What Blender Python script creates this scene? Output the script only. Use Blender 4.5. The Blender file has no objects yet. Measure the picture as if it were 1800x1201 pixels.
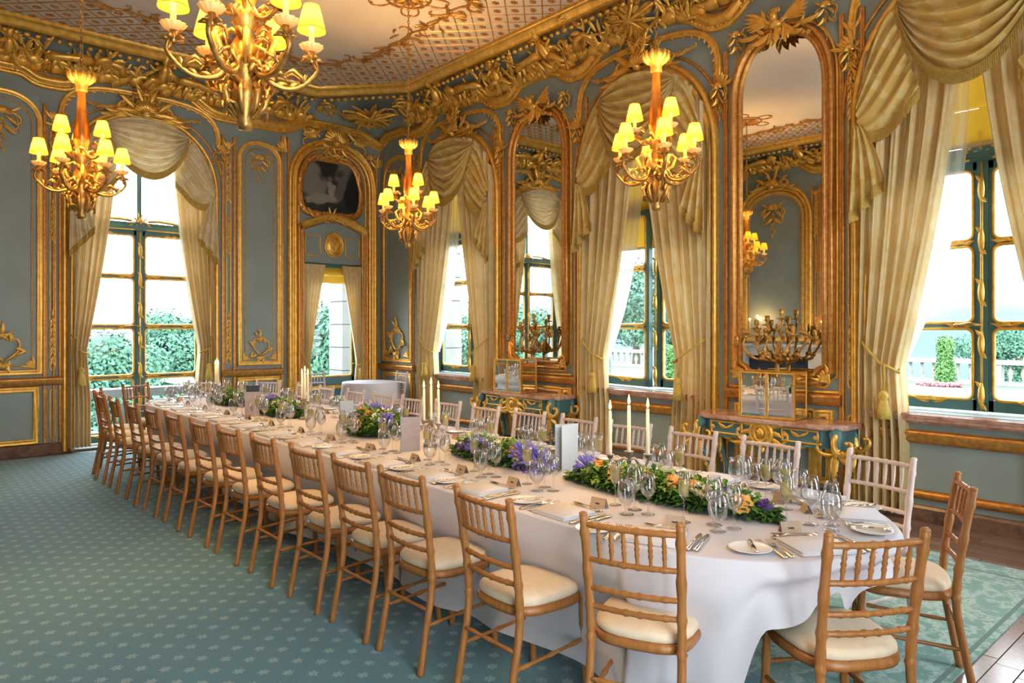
import bpy, math, random
from math import sin, cos, pi, sqrt, radians, atan2
from mathutils import Vector, Matrix
random.seed(7)
D = bpy.data
SC = bpy.context.scene
COL = SC.collection

# ---------------------------------------------------------------- camera, sky, exposure
cam = D.objects.new('camera', D.cameras.new('camera'))
COL.objects.link(cam)
cam.location = (0, 0, 1.6)
cam.rotation_euler = (pi / 2, 0, -radians(41.58))
cam.data.sensor_width = 36
cam.data.lens = 25.0
cam.data.shift_y = -23.5 / 1800
cam.data.clip_start = .05
cam.data.clip_end = 2000
SC.camera = cam
SC.view_settings.view_transform = 'Standard'
SC.view_settings.look = 'None'
SC.view_settings.exposure = 0.50
SC.view_settings.gamma = 1.0
SC.view_settings.use_curve_mapping = False
SKY = 9.0            # bright overcast sky
LAMP = 19.0           # watts in each shaded chandelier lamp
CANDLE = 1.6
try:
    SC.cycles.use_denoising = True
    SC.cycles.sample_clamp_indirect = 6
    SC.cycles.max_bounces = 10
    SC.cycles.diffuse_bounces = 6
    SC.cycles.transparent_max_bounces = 32
    SC.cycles.caustics_reflective = False
    SC.cycles.caustics_refractive = False
except Exception:
    pass
W = D.worlds.new('World')
SC.world = W
W.use_nodes = True
wt = W.node_tree
wt.nodes.clear()
wo = wt.nodes.new('ShaderNodeOutputWorld')
wb = wt.nodes.new('ShaderNodeBackground')
wc = wt.nodes.new('ShaderNodeTexCoord')
ws = wt.nodes.new('ShaderNodeSeparateXYZ')
wr = wt.nodes.new('ShaderNodeValToRGB')
wr.color_ramp.elements[0].position = 0.0
wr.color_ramp.elements[0].color = (.97, .98, 1, 1)
wr.color_ramp.elements[1].position = 1.0
wr.color_ramp.elements[1].color = (.72, .86, 1, 1)
wb.inputs['Strength'].default_value = SKY
wt.links.new(wc.outputs['Generated'], ws.inputs[0])
wt.links.new(ws.outputs['Z'], wr.inputs[0])
wt.links.new(wr.outputs[0], wb.inputs['Color'])
wt.links.new(wb.outputs[0], wo.inputs['Surface'])

# ---------------------------------------------------------------- materials
class NT:
    """tiny node helper"""
    def __init__(s, name):
        s.m = D.materials.new(name)
        s.m.use_nodes = True
        s.t = s.m.node_tree
        s.t.nodes.clear()
        s.out = s.t.nodes.new('ShaderNodeOutputMaterial')
    def n(s, typ, **kw):
        x = s.t.nodes.new('ShaderNode' + typ)
        for k, v in kw.items():
            if k.startswith('i_'):
                key = k[2:]
                key = int(key) if key.isdigit() else key.replace('_', ' ')
                s.put(x.inputs[key], v)
            else:
                setattr(x, k, v)
        return x
    def put(s, inp, v):
        if hasattr(v, 'is_output') and v.is_output:
            s.t.links.new(v, inp)
        elif hasattr(v, 'outputs'):
            s.t.links.new(v.outputs[0], inp)
        else:
            if inp.type == 'RGBA' and len(v) == 3:
                v = (*v, 1)
            inp.default_value = v
    def math(s, op, a, b=0.0, c=0.0):
        x = s.n('Math', operation=op)
        s.put(x.inputs[0], a); s.put(x.inputs[1], b)
        if op in ('MULTIPLY_ADD', 'SMOOTH_MIN', 'COMPARE'):
            s.put(x.inputs[2], c)
        return x.outputs[0]
    def mix(s, f, a, b):
        x = s.n('Mix', data_type='RGBA')
        s.put(x.inputs[0], f); s.put(x.inputs[6], a); s.put(x.inputs[7], b)
        return x.outputs[2]
    def ramp(s, f, *stops):
        x = s.n('ValToRGB')
        e = x.color_ramp.elements
        while len(e) < len(stops):
            e.new(.5)
        for q, (p, c) in zip(e, stops):
            q.position = p
            q.color = (*c, 1) if len(c) == 3 else c
        s.put(x.inputs[0], f)
        return x.outputs[0]
    def coord(s, kind='Object', scale=(1, 1, 1)):
        tc = s.n('TexCoord')
        mp = s.n('Mapping')
        s.t.links.new(tc.outputs[kind], mp.inputs[0])
        mp.inputs['Scale'].default_value = scale
        return mp.outputs[0]
    def noise(s, scale=5, detail=3, vec=None, rough=.5):
        x = s.n('TexNoise')
        x.inputs['Scale'].default_value = scale
        x.inputs['Detail'].default_value = detail
        x.inputs['Roughness'].default_value = rough
        if vec is not None:
            s.put(x.inputs['Vector'], vec)
        return x.outputs[0]
    def pbsdf(s, col, rough=.5, metal=0.0, **kw):
        p = s.n('BsdfPrincipled')
        s.put(p.inputs['Base Color'], col)
        s.put(p.inputs['Roughness'], rough)
        s.put(p.inputs['Metallic'], metal)
        for k, v in kw.items():
            s.put(p.inputs[k.replace('_', ' ')], v)
        return p
    def bump(s, h, strength=.3, dist=.01):
        b = s.n('Bump')
        b.inputs['Strength'].default_value = strength
        b.inputs['Distance'].default_value = dist
        s.put(b.inputs['Height'], h)
        return b.outputs[0]
    def end(s, sh):
        s.t.links.new(sh.outputs[0] if hasattr(sh, 'outputs') else sh, s.out.inputs['Surface'])
        return s.m

def simple(name, c1, c2=None, rough=.5, metal=0.0, scale=8, bump=0.0, kind='Object', stretch=(1, 1, 1), **kw):
    t = NT(name)
    if c2 is None and not bump:
        return t.end(t.pbsdf(c1, rough, metal, **kw))
    v = t.coord(kind, stretch)
    f = t.noise(scale, 4, v)
    col = t.ramp(f, (.35, c1), (.65, c2 or c1))
    p = t.pbsdf(col, rough, metal, **kw)
    if bump:
        t.put(p.inputs['Normal'], t.bump(t.noise(scale * 6, 3, v), bump, .004))
    return t.end(p)

M = {}
M['wall'] = simple('wall_paint', (.235, .285, .272), (.268, .322, .305), .55, scale=3, bump=.15)
M['wall_light'] = simple('panel_paint', (.262, .320, .305), (.295, .358, .34), .5, scale=2.5, bump=.12)
M['teal'] = simple('teal_paint', (.06, .17, .19), (.085, .21, .225), .4, scale=4)
M['gold'] = simple('gilding', (.92, .57, .13), (.74, .39, .065), .36, .62, scale=14, bump=.25)
M['gold_dark'] = simple('worn_gilding', (.66, .33, .078), (.48, .20, .045), .34, .62, scale=24, bump=.25)
M['bronze'] = simple('gilt_bronze', (.62, .36, .09), (.30, .15, .04), .34, .75, scale=18, bump=.3)
M['mirror'] = simple('mirror_silver', (.86, .88, .86), None, .015, 1.0)
M['plaster'] = simple('ceiling_plaster', (.72, .62, .55), (.77, .67, .60), .8, scale=1.6)
M['wood'] = simple('brown_chair_wood', (.40, .165, .042), (.31, .115, .025), .38, scale=10, stretch=(6, 6, .8))  # brown tone, mostly for the carpet side; same model as the pale chairs
M['pale_wood'] = simple('pale_chair_wood', (.72, .60, .56), (.62, .50, .46), .38, scale=10, stretch=(6, 6, .8))  # paler tone, mostly for the window side of the table
M['pad'] = simple('ivory_seat_cloth', (.76, .63, .46), (.72, .58, .41), .85, scale=30, bump=.1)
M['linen'] = simple('white_linen', (.61, .585, .635), (.65, .625, .665), .75, scale=2.2, bump=.05)
M['napkin'] = simple('white_napkin', (.68, .66, .69), None, .8)
M['china'] = simple('white_china', (.85, .84, .82), None, .18)
M['silver'] = simple('silver_plate', (.86, .80, .70), None, .16, 1.0)
M['pewter'] = simple('pewter', (.42, .36, .32), (.32, .27, .25), .3, .9, scale=12)
M['kraft'] = simple('kraft_card', (.50, .37, .25), (.46, .33, .22), .85, scale=60)
M['ink'] = simple('dark_ink', (.05, .04, .035), None, .8)
M['menu_grey'] = simple('grey_menu_card', (.42, .36, .36), (.38, .33, .335), .8, scale=40)
M['menu_blue'] = simple('pale_blue_menu_card', (.52, .60, .66), (.49, .56, .63), .8, scale=40)
M['navy'] = simple('navy_card', (.03, .04, .07), None, .7)
M['wax'] = simple('ivory_wax', (.90, .80, .56), None, .45, Subsurface_Weight=.15)
M['stone'] = simple('pale_stone', (.19, .19, .175), (.235, .23, .21), .85, scale=3)
M['rose_o'] = simple('apricot_petals', (.90, .42, .08), (.86, .52, .16), .6, scale=20)
M['rose_w'] = simple('cream_petals', (.86, .78, .62), (.84, .70, .54), .6, scale=20)
M['blue_fl'] = simple('blue_petals', (.16, .15, .62), (.27, .22, .72), .6, scale=25)
M['violet'] = simple('violet_petals', (.10, .03, .22), (.22, .10, .42), .6, scale=25)
M['lilac'] = simple('lilac_petals', (.48, .36, .66), (.56, .44, .72), .6, scale=25)
M['leaf'] = simple('garland_leaf', (.10, .24, .035), (.20, .36, .06), .5, scale=9)
M['leaf_dk'] = simple('dark_garland_leaf', (.03, .11, .03), (.06, .18, .04), .5, scale=9)
M['white_fl'] = simple('white_blossom', (.80, .84, .70), None, .6)
M['foliage'] = simple('tree_leaves', (.035, .120, .080), (.060, .170, .095), .7, scale=.7)
M['foliage_b'] = simple('bright_hedge_leaves', (.06, .17, .035), (.085, .20, .05), .7, scale=1.5)
M['bark'] = simple('bark', (.06, .045, .03), (.09, .07, .05), .9, scale=6)
M['lawn'] = simple('mown_lawn', (.048, .078, .040), (.062, .088, .048), .9, scale=.4)
M['gravel'] = simple('pale_gravel', (.085, .08, .075), (.10, .095, .085), .9, scale=3)
M['hill'] = simple('hazy_hill', (.026, .052, .062), (.040, .066, .066), .95, scale=.02)
M['pinkbed'] = simple('pink_blossom', (.40, .08, .12), (.30, .15, .15), .8, scale=6)
M['brown_book'] = simple('dark_wood', (.06, .035, .02), (.09, .05, .03), .5, scale=6)
M['marble'] = None

t = NT('rose_marble')
v = t.coord('Object', (2.2, 2.2, 2.2))
n1 = t.noise(3, 8, v, .65)
c = t.ramp(n1, (.30, (.30, .13, .09)), (.48, (.52, .29, .22)), (.60, (.62, .42, .34)), (.72, (.34, .16, .12)))
M['marble'] = t.end(t.pbsdf(c, .16))

t = NT('skirting_marble')
v = t.coord('Object', (1.5, 1.5, 4))
n1 = t.noise(4, 8, v, .65)
c = t.ramp(n1, (.35, (.10, .05, .035)), (.55, (.22, .12, .085)), (.7, (.13, .07, .05)))
M['skirt'] = t.end(t.pbsdf(c, .25))

def damask(name, c1, c2, trans=.25):
    t = NT(name)
    v = t.coord('Object', (1, 1, 1))
    w = t.n('TexNoise'); w.inputs['Scale'].default_value = 8.5; w.inputs['Detail'].default_value = 2
    t.put(w.inputs['Vector'], v)
    f = t.n('TexVoronoi', feature='SMOOTH_F1')
    f.inputs['Scale'].default_value = 11.0
    t.put(f.inputs['Vector'], v)
    s = t.math('ADD', w.outputs[0], t.math('MULTIPLY', f.outputs[0], .45))
    col = t.ramp(s, (.66, c1), (.70, c2))
    d = t.pbsdf(col, .55, 0, Sheen_Weight=.25)
    tr = t.n('BsdfTranslucent'); t.put(tr.inputs[0], col)
    mx = t.n('MixShader'); mx.inputs[0].default_value = trans
    t.t.links.new(d.outputs[0], mx.inputs[1]); t.t.links.new(tr.outputs[0], mx.inputs[2])
    return t.end(mx)
M['curtain'] = damask('cream_damask', (.74, .59, .32), (.72, .54, .245), .13)
M['swag'] = damask('warm_lit_damask', (.72, .55, .20), (.64, .43, .10), .05)  # olive-gold cast of the light is put into the swag colour
M['swag_pale'] = damask('pale_damask', (.76, .66, .45), (.70, .56, .30), .10)
M['fringe'] = simple('gold_fringe', (.56, .38, .085), (.46, .29, .06), .7, scale=40)
M['cord'] = simple('gold_cord', (.70, .50, .10), (.58, .38, .07), .6, scale=40)

t = NT('sheer_voile')
tp = t.n('BsdfTransparent'); tr = t.n('BsdfTranslucent'); df = t.n('BsdfDiffuse')
tr.inputs[0].default_value = (.9, .92, .95, 1); df.inputs[0].default_value = (.85, .87, .9, 1)
m1 = t.n('MixShader'); m1.inputs[0].default_value = .6
t.t.links.new(df.outputs[0], m1.inputs[1]); t.t.links.new(tr.outputs[0], m1.inputs[2])
m2 = t.n('MixShader'); m2.inputs[0].default_value = .55
t.t.links.new(tp.outputs[0], m2.inputs[1]); t.t.links.new(m1.outputs[0], m2.inputs[2])
M['sheer'] = t.end(m2)

t = NT('yellow_blind')
df = t.n('BsdfDiffuse'); tr = t.n('BsdfTranslucent')
df.inputs[0].default_value = (.72, .46, .06, 1); tr.inputs[0].default_value = (.62, .36, .03, 1)
m1 = t.n('MixShader'); m1.inputs[0].default_value = .16
t.t.links.new(df.outputs[0], m1.inputs[1]); t.t.links.new(tr.outputs[0], m1.inputs[2])
M['blind'] = t.end(m1)

def thin_glass(name, tint=(1, 1, 1), f0=.04, edge=.55, rough=.02):
    t = NT(name)
    lw = t.n('LayerWeight'); lw.inputs['Blend'].default_value = .35
    f = t.math('MULTIPLY_ADD', lw.outputs['Facing'], edge, f0)
    tp = t.n('BsdfTransparent'); tp.inputs[0].default_value = (*tint, 1)
    gl = t.n('BsdfGlossy'); gl.inputs['Roughness'].default_value = rough
    m = t.n('MixShader')
    t.put(m.inputs[0], f)
    t.t.links.new(tp.outputs[0], m.inputs[1]); t.t.links.new(gl.outputs[0], m.inputs[2])
    return t.end(m)
M['pane'] = thin_glass('window_glass', (.97, 1, .99), .015, .25)
M['crystal'] = thin_glass('drinking_glass', (.96, .97, .98), .035, .75, .03)
t = NT('white_wine')
tp = t.n('BsdfTransparent'); tp.inputs[0].default_value = (.93, .86, .52, 1)
pr = t.pbsdf((.85, .75, .36), .08)
m = t.n('MixShader'); m.inputs[0].default_value = .38
t.t.links.new(tp.outputs[0], m.inputs[1]); t.t.links.new(pr.outputs[0], m.inputs[2])
M['wine'] = t.end(m)

def glow(name, col, e, base=(.8, .6, .3), trans=.6):
    t = NT(name)
    df = t.n('BsdfDiffuse'); tr = t.n('BsdfTranslucent')
    t.put(df.inputs[0], base); t.put(tr.inputs[0], base)
    m = t.n('MixShader'); m.inputs[0].default_value = trans
    t.t.links.new(df.outputs[0], m.inputs[1]); t.t.links.new(tr.outputs[0], m.inputs[2])
    em = t.n('Emission'); t.put(em.inputs[0], col); em.inputs[1].default_value = e
    a = t.n('AddShader')
    t.t.links.new(m.outputs[0], a.inputs[0]); t.t.links.new(em.outputs[0], a.inputs[1])
    return t.end(a)
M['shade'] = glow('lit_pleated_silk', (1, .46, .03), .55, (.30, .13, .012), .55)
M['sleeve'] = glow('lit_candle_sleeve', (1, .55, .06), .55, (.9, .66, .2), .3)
M['flame'] = glow('candle_flame', (1, .50, .10), 14, (0, 0, 0), .3)
M['amber'] = simple('amber_gilt_stem', (.80, .34, .05), (.62, .22, .03), .22, .55, scale=12)
t = NT('frosted_drip_pan')
pr = t.pbsdf((.95, .80, .42), .25); tp = t.n('BsdfTranslucent'); tp.inputs[0].default_value = (.95, .85, .55, 1)
m = t.n('MixShader'); m.inputs[0].default_value = .5
t.t.links.new(pr.outputs[0], m.inputs[1]); t.t.links.new(tp.outputs[0], m.inputs[2])
M['bobeche'] = t.end(m)

# teal carpet: staggered woven sprigs in the field
def carpet():
    t = NT('teal_carpet')
    tc = t.n('TexCoord')
    sp = t.n('SeparateXYZ'); t.t.links.new(tc.outputs['Object'], sp.inputs[0])
    S = 1 / .165
    x = t.math('MULTIPLY', sp.outputs[0], S); y = t.math('MULTIPLY', sp.outputs[1], S)
    a = t.math('ADD', x, y); b = t.math('SUBTRACT', x, y)
    fa = t.math('SUBTRACT', t.math('FRACT', a), .5); fb = t.math('SUBTRACT', t.math('FRACT', b), .5)
    r = t.math('SQRT', t.math('ADD', t.math('MULTIPLY', fa, fa), t.math('MULTIPLY', fb, fb)))
    ang = t.math('ARCTAN2', fa, fb)
    pet = t.math('MULTIPLY', t.math('COSINE', t.math('MULTIPLY', ang, 6.0)), .05)
    edge = t.math('SUBTRACT', .20, t.math('ADD', r, pet))
    nz = t.noise(160, 2, tc.outputs['Object'])
    mk = t.math('MULTIPLY', t.math('GREATER_THAN', edge, 0), t.math('GREATER_THAN', nz, .44))
    base = t.ramp(t.noise(90, 3, tc.outputs['Object']), (.3, (.034, .145, .19)), (.7, (.070, .22, .28)))
    wear = t.noise(1.1, 3, tc.outputs['Object'])
    base = t.mix(t.math('MULTIPLY', wear, .5), base, (.07, .23, .28))
    col = t.mix(t.math('MULTIPLY', mk, .62), base, (.36, .50, .51))
    # border: scrolling pale pattern near the carpet edge (edge coordinates -> |x|,|y| beyond a limit)
    cx = t.math('ABSOLUTE', t.math('SUBTRACT', sp.outputs[0], 2.4)); cy = t.math('ABSOLUTE', t.math('SUBTRACT', sp.outputs[1], 5.75))
    ex = t.math('SUBTRACT', cx, 3.3 - 1.25); ey = t.math('SUBTRACT', cy, 4.7 - 1.0)
    d = t.math('MAXIMUM', ex, ey)
    inb = t.math('GREATER_THAN', d, 0)
    bn = t.noise(4.5, 5, tc.outputs['Object'], .7)
    bcol = t.ramp(bn, (.44, (.11, .27, .23)), (.50, (.36, .50, .44)), (.56, (.13, .29, .245)))
    line = t.math('LESS_THAN', t.math('ABSOLUTE', t.math('SUBTRACT', d, .93)), .012)
    bcol = t.mix(line, bcol, (.06, .15, .13))
    line2 = t.math('LESS_THAN', t.math('ABSOLUTE', t.math('SUBTRACT', d, .03)), .03)
    bcol = t.mix(line2, bcol, (.20, .28, .26))
    right = t.math('GREATER_THAN', sp.outputs[0], 3.0)
    near = t.math('LESS_THAN', sp.outputs[1], 3.5)
    col = t.mix(t.math('MULTIPLY', inb, t.math('MAXIMUM', right, t.math('MULTIPLY', near, right))), col, bcol)
    p = t.pbsdf(col, .92, Sheen_Weight=.3)
    t.put(p.inputs['Normal'], t.bump(t.noise(260, 2, tc.outputs['Object']), .4, .004))
    return t.end(p)
M['carpet'] = carpet()

def plankmat():
    t = NT('waxed_oak_plank')
    oi = t.n('ObjectInfo')
    v = t.coord('Object', (14, 1.2, 5))
    n1 = t.noise(5, 6, v, .6)
    c = t.ramp(n1, (.35, (.15, .085, .06)), (.65, (.27, .17, .13)))
    c = t.mix(t.math('MULTIPLY', oi.outputs['Random'], .5), c, (.34, .25, .21))
    return t.end(t.pbsdf(c, .2))
M['plank'] = plankmat()

def canvas():
    # dark wooded landscape with a pale reclining form and an attendant
    t = NT('dark_landscape_canvas')
    tc = t.n('TexCoord'); sp = t.n('SeparateXYZ'); t.t.links.new(tc.outputs['Object'], sp.inputs[0])
    x, y = sp.outputs[0], sp.outputs[1]
    nz = t.n('TexNoise'); nz.inputs['Scale'].default_value = 5; nz.inputs['Detail'].default_value = 5
    t.put(nz.inputs['Vector'], tc.outputs['Object'])
    wob = t.math('MULTIPLY', t.math('SUBTRACT', nz.outputs[0], .5), .22)
    xx = t.math('ADD', x, wob); yy = t.math('ADD', y, wob)
    def ell(cx, cy, rx, ry, rot=0.0):
        dx = t.math('SUBTRACT', xx, cx); dy = t.math('SUBTRACT', yy, cy)
        a = t.math('ADD', t.math('MULTIPLY', dx, cos(rot)), t.math('MULTIPLY', dy, sin(rot)))
        b = t.math('SUBTRACT', t.math('MULTIPLY', dy, cos(rot)), t.math('MULTIPLY', dx, sin(rot)))
        a = t.math('DIVIDE', a, rx); b = t.math('DIVIDE', b, ry)
        r = t.math('ADD', t.math('MULTIPLY', a, a), t.math('MULTIPLY', b, b))
        q = t.n('MapRange'); q.inputs['From Min'].default_value = 1.25; q.inputs['From Max'].default_value = .6
        t.put(q.inputs['Value'], r)
        return q.outputs[0]
    col = t.ramp(nz.outputs[0], (.3, (.010, .020, .024)), (.7, (.034, .054, .060)))
    col = t.mix(ell(-.30, .10, .24, .30), col, (.19, .185, .165))
    col = t.mix(ell(.20, .30, .20, .20), col, (.15, .145, .13))
    col = t.mix(ell(-.08, .36, .19, .26, .3), col, (.010, .018, .020))
    col = t.mix(ell(.40, -.05, .16, .38), col, (.010, .016, .018))
    col = t.mix(ell(-.16, -.20, .34, .085, .12), col, (.26, .25, .205))
    col = t.mix(ell(.02, -.06, .07, .17, .5), col, (.30, .275, .22))
    col = t.mix(ell(-.02, .14, .045, .045), col, (.16, .13, .10))
    col = t.mix(ell(.18, .02, .09, .24, -.25), col, (.11, .115, .11))
    col = t.mix(ell(.16, .24, .05, .055), col, (.06, .05, .045))
    return t.end(t.pbsdf(col, .35))
M['canvas'] = canvas()

# ---------------------------------------------------------------- mesh helper
def frames(path):
    P = [Vector(p) for p in path]
    n = len(P)
    T = []
    for i in range(n):
        a = P[max(i - 1, 0)]; b = P[min(i + 1, n - 1)]
        d = b - a
        T.append(d.normalized() if d.length > 1e-9 else Vector((0, 0, 1)))
    up = Vector((0, 0, 1)) if abs(T[0].z) < .9 else Vector((1, 0, 0))
    N = (up - T[0] * up.dot(T[0])).normalized()
    out = []
    for i in range(n):
        N = N - T[i] * N.dot(T[i])
        if N.length < 1e-6:
            N = T[i].orthogonal()
        N = N.normalized()
        out.append((P[i], N, T[i].cross(N)))
    return out

class MB:
    def __init__(s, m=None):
        s.v = []; s.f = []; s.m = m
    def add(s, vs, fs):
        o = len(s.v)
        if s.m is not None:
            vs = [s.m @ Vector(p) for p in vs]
        s.v.extend(vs)
        s.f.extend([tuple(i + o for i in f) for f in fs])
        return s
    def box(s, x0, x1, y0, y1, z0, z1):
        return s.add([(x0, y0, z0), (x1, y0, z0), (x1, y1, z0), (x0, y1, z0), (x0, y0, z1), (x1, y0, z1), (x1, y1, z1), (x0, y1, z1)],
                     [(3, 2, 1, 0), (4, 5, 6, 7), (0, 1, 5, 4), (1, 2, 6, 5), (2, 3, 7, 6), (3, 0, 4, 7)])
    def tube(s, path, rad, n=8, flat=1.0, cap=True):
        fr = frames(path)
        if not hasattr(rad, '__len__'):
            rad = [rad] * len(fr)
        vs = []; fs = []
        for (p, a, b), r in zip(fr, rad):
            for k in range(n):
                q = 2 * pi * k / n
                vs.append(p + a * (r * cos(q) * flat) + b * (r * sin(q)))
        for i in range(len(fr) - 1):
            for k in range(n):
                k2 = (k + 1) % n
                fs.append((i * n + k, i * n + k2, (i + 1) * n + k2, (i + 1) * n + k))
        if cap:
            fs.append(tuple(range(n))[::-1]); e = (len(fr) - 1) * n
            fs.append(tuple(range(e, e + n)))
        return s.add(vs, fs)
    def lathe(s, prof, n=16, c=(0, 0, 0), lobes=0, amp=0.0, cap=False):
        vs = []; fs = []
        for r, z in prof:
            for k in range(n):
                q = 2 * pi * k / n
                rr = r * (1 + amp * cos(lobes * q)) if lobes else r
                vs.append((c[0] + rr * cos(q), c[1] + rr * sin(q), c[2] + z))
        for i in range(len(prof) - 1):
            for k in range(n):
                k2 = (k + 1) % n
                fs.append((i * n + k, i * n + k2, (i + 1) * n + k2, (i + 1) * n + k))
        if cap:
            fs.append(tuple(range(n))[::-1]); e = (len(prof) - 1) * n
            fs.append(tuple(range(e, e + n)))
        return s.add(vs, fs)
    def ell(s, c, r, nu=10, nv=6):
        if not hasattr(r, '__len__'):
            r = (r, r, r)
        vs = [(c[0], c[1], c[2] - r[2])]; fs = []
        for j in range(1, nv):
            ph = -pi / 2 + pi * j / nv
            for k in range(nu):
                q = 2 * pi * k / nu
                vs.append((c[0] + r[0] * cos(ph) * cos(q), c[1] + r[1] * cos(ph) * sin(q), c[2] + r[2] * sin(ph)))
        vs.append((c[0], c[1], c[2] + r[2]))
        for k in range(nu):
            fs.append((0, 1 + (k + 1) % nu, 1 + k))
        for j in range(nv - 2):
            for k in range(nu):
                a = 1 + j * nu; k2 = (k + 1) % nu
                fs.append((a + k, a + k2, a + nu + k2, a + nu + k))
        e = len(vs) - 1; a = 1 + (nv - 2) * nu
        for k in range(nu):
            fs.append((a + k, a + (k + 1) % nu, e))
        return s.add(vs, fs)
    def grid(s, fn, nu, nv, cu=False):
        m = nu if cu else nu + 1
        vs = [fn(i / nu, j / nv) for j in range(nv + 1) for i in range(m)]
        fs = []
        for j in range(nv):
            for i in range(nu):
                i2 = (i + 1) % m
                fs.append((j * m + i, j * m + i2, (j + 1) * m + i2, (j + 1) * m + i))
        return s.add(vs, fs)
    def sweep(s, path, prof, closed=False):
        """profile (n, w) along a path (u, v) in the wall plane"""
        P = [Vector((p[0], p[1])) for p in path]
        n = len(P); k = len(prof)
        vs = []
        for i in range(n):
            a = P[i - 1] if (i > 0 or closed) else None
            b = P[(i + 1) % n] if (i < n - 1 or closed) else None
            d1 = (P[i] - a).normalized() if a is not None else None
            d2 = (b - P[i]).normalized() if b is not None else None
            if d1 is None: d1 = d2
            if d2 is None: d2 = d1
            n1 = Vector((-d1.y, d1.x)); n2 = Vector((-d2.y, d2.x))
            m = n1 + n2
            if m.length < 1e-6: m = n1
            m = m.normalized()
            sc = 1 / max(.35, m.dot(n1))
            for (pn, pw) in prof:
                q = P[i] + m * (pn * sc)
                vs.append((q.x, q.y, pw))
        fs = []
        for i in range(n if closed else n - 1):
            i2 = (i + 1) % n
            for j in range(k - 1):
                fs.append((i * k + j, i2 * k + j, i2 * k + j + 1, i * k + j + 1))
        return s.add(vs, fs)
    # ---- carved ornament, drawn in the u-v plane with relief along w
    def scroll(s, x, y, ang, L, turn, r, n=16, sides=6, w=0.0, lead=.25):
        path = []; rad = []
        a = ang; px, py = x, y
        tot = sum((lead + (i / n) ** 1.6) for i in range(n))
        for i in range(n + 1):
            q = i / n
            path.append((px, py, w + r * .5))
            rad.append(r * (1.05 - .62 * q) * (.45 + .55 * min(1, q * 5)))
            st = L / n * (1.25 - .8 * q)
            px += cos(a) * st; py += sin(a) * st
            a += turn * (lead + q ** 1.6) / tot
        s.tube(path, rad, sides)
        s.ell((path[-1][0], path[-1][1], w + r * .6), r * .75, 6, 4)
        return s
    def leaf(s, x, y, ang, L, Wd, bend=0.6, w=0.0, lobes=3, lift=.35, n=9):
        vs = []; fs = []
        a = ang; px, py = x, y
        for i in range(n + 1):
            q = i / n
            wd = Wd * (sin(pi * min(1, q * .93 + .07)) ** .7) * (.72 + .28 * abs(cos(lobes * pi * q)))
            ca, sa = cos(a), sin(a)
            h = w + Wd * (.25 + lift * q * q)
            vs += [(px - sa * wd * .5, py + ca * wd * .5, h - Wd * .22), (px, py, h + Wd * .16), (px + sa * wd * .5, py - ca * wd * .5, h - Wd * .22)]
            px += ca * L / n; py += sa * L / n
            a += bend / n * (.4 + 1.2 * q)
        for i in range(n):
            for j in range(2):
                fs.append((i * 3 + j, i * 3 + j + 1, i * 3 + j + 4, i * 3 + j + 3))
        return s.add(vs, fs)
    def shell(s, x, y, R, a0=.15, a1=pi - .15, ribs=9, w=0.0):
        def fn(p, q):
            an = a0 + (a1 - a0) * p
            rr = R * q * (1 + .09 * abs(sin(ribs * pi * p)) * q)
            return (x + rr * cos(an), y + rr * sin(an), w + R * (.12 + .30 * sin(pi * min(1, q * .9)) + .09 * abs(sin(ribs * pi * p)) * q))
        return s.grid(fn, ribs * 4, 6)
    def bloom(s, x, y, r, w=0.0):
        for k in range(5):
            q = 2 * pi * k / 5 + x * 9
            s.ell((x + cos(q) * r * .55, y + sin(q) * r * .55, w + r * .35), (r * .5, r * .5, r * .35), 6, 4)
        return s.ell((x, y, w + r * .55), r * .33, 6, 4)
    def mesh(s, name, smooth=True):
        me = D.meshes.new(name)
        me.from_pydata([tuple(p) for p in s.v], [], s.f)
        if smooth:
            me.polygons.foreach_set('use_smooth', [True] * len(me.polygons))
        me.update()
        return me
    def build(s, name, mat, parent=None, smooth=True, loc=None, rz=None):
        me = s.mesh(name, smooth)
        if mat: me.materials.append(mat)
        return link(name, me, parent, loc, rz)

KIDS = {}
def link(name, me, parent=None, loc=None, rz=None, mx=None):
    o = D.objects.new(name, me)
    COL.objects.link(o)
    if parent:
        o.parent = parent
        KIDS.setdefault(parent.name, []).append(o)
    if mx is not None: o.matrix_local = mx
    if loc is not None: o.location = loc
    if rz is not None: o.rotation_euler = (0, 0, rz)
    return o

def tag(o, label=None, cat=None, group=None, kind=None):
    if label: o['label'] = label
    if cat: o['category'] = cat
    if group: o['group'] = group
    if kind: o['kind'] = kind
    return o

def thing(name, label, cat, loc=(0, 0, 0), rz=0.0, group=None, mx=None):
    o = D.objects.new(name, None)
    COL.objects.link(o)
    o.empty_display_size = .05
    if mx is not None:
        o.matrix_world = mx
    else:
        o.location = loc; o.rotation_euler = (0, 0, rz)
    return tag(o, label, cat, group)

def copy_tree(o, loc=None, rz=None, label=None, group=None, parent=None, swap=None):
    c = o.copy()
    COL.objects.link(c)
    if parent is not None:
        c.parent = parent
        KIDS.setdefault(parent.name, []).append(c)
    if loc is not None: c.location = loc
    if rz is not None: c.rotation_euler = (0, 0, rz)
    if label: c['label'] = label
    if group: c['group'] = group
    if swap and c.type == 'MESH' and c.data.name in swap:
        c.data = swap[c.data.name]
    for ch in list(KIDS.get(o.name, [])):
        copy_tree(ch, parent=c, swap=swap)
    return c

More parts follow.
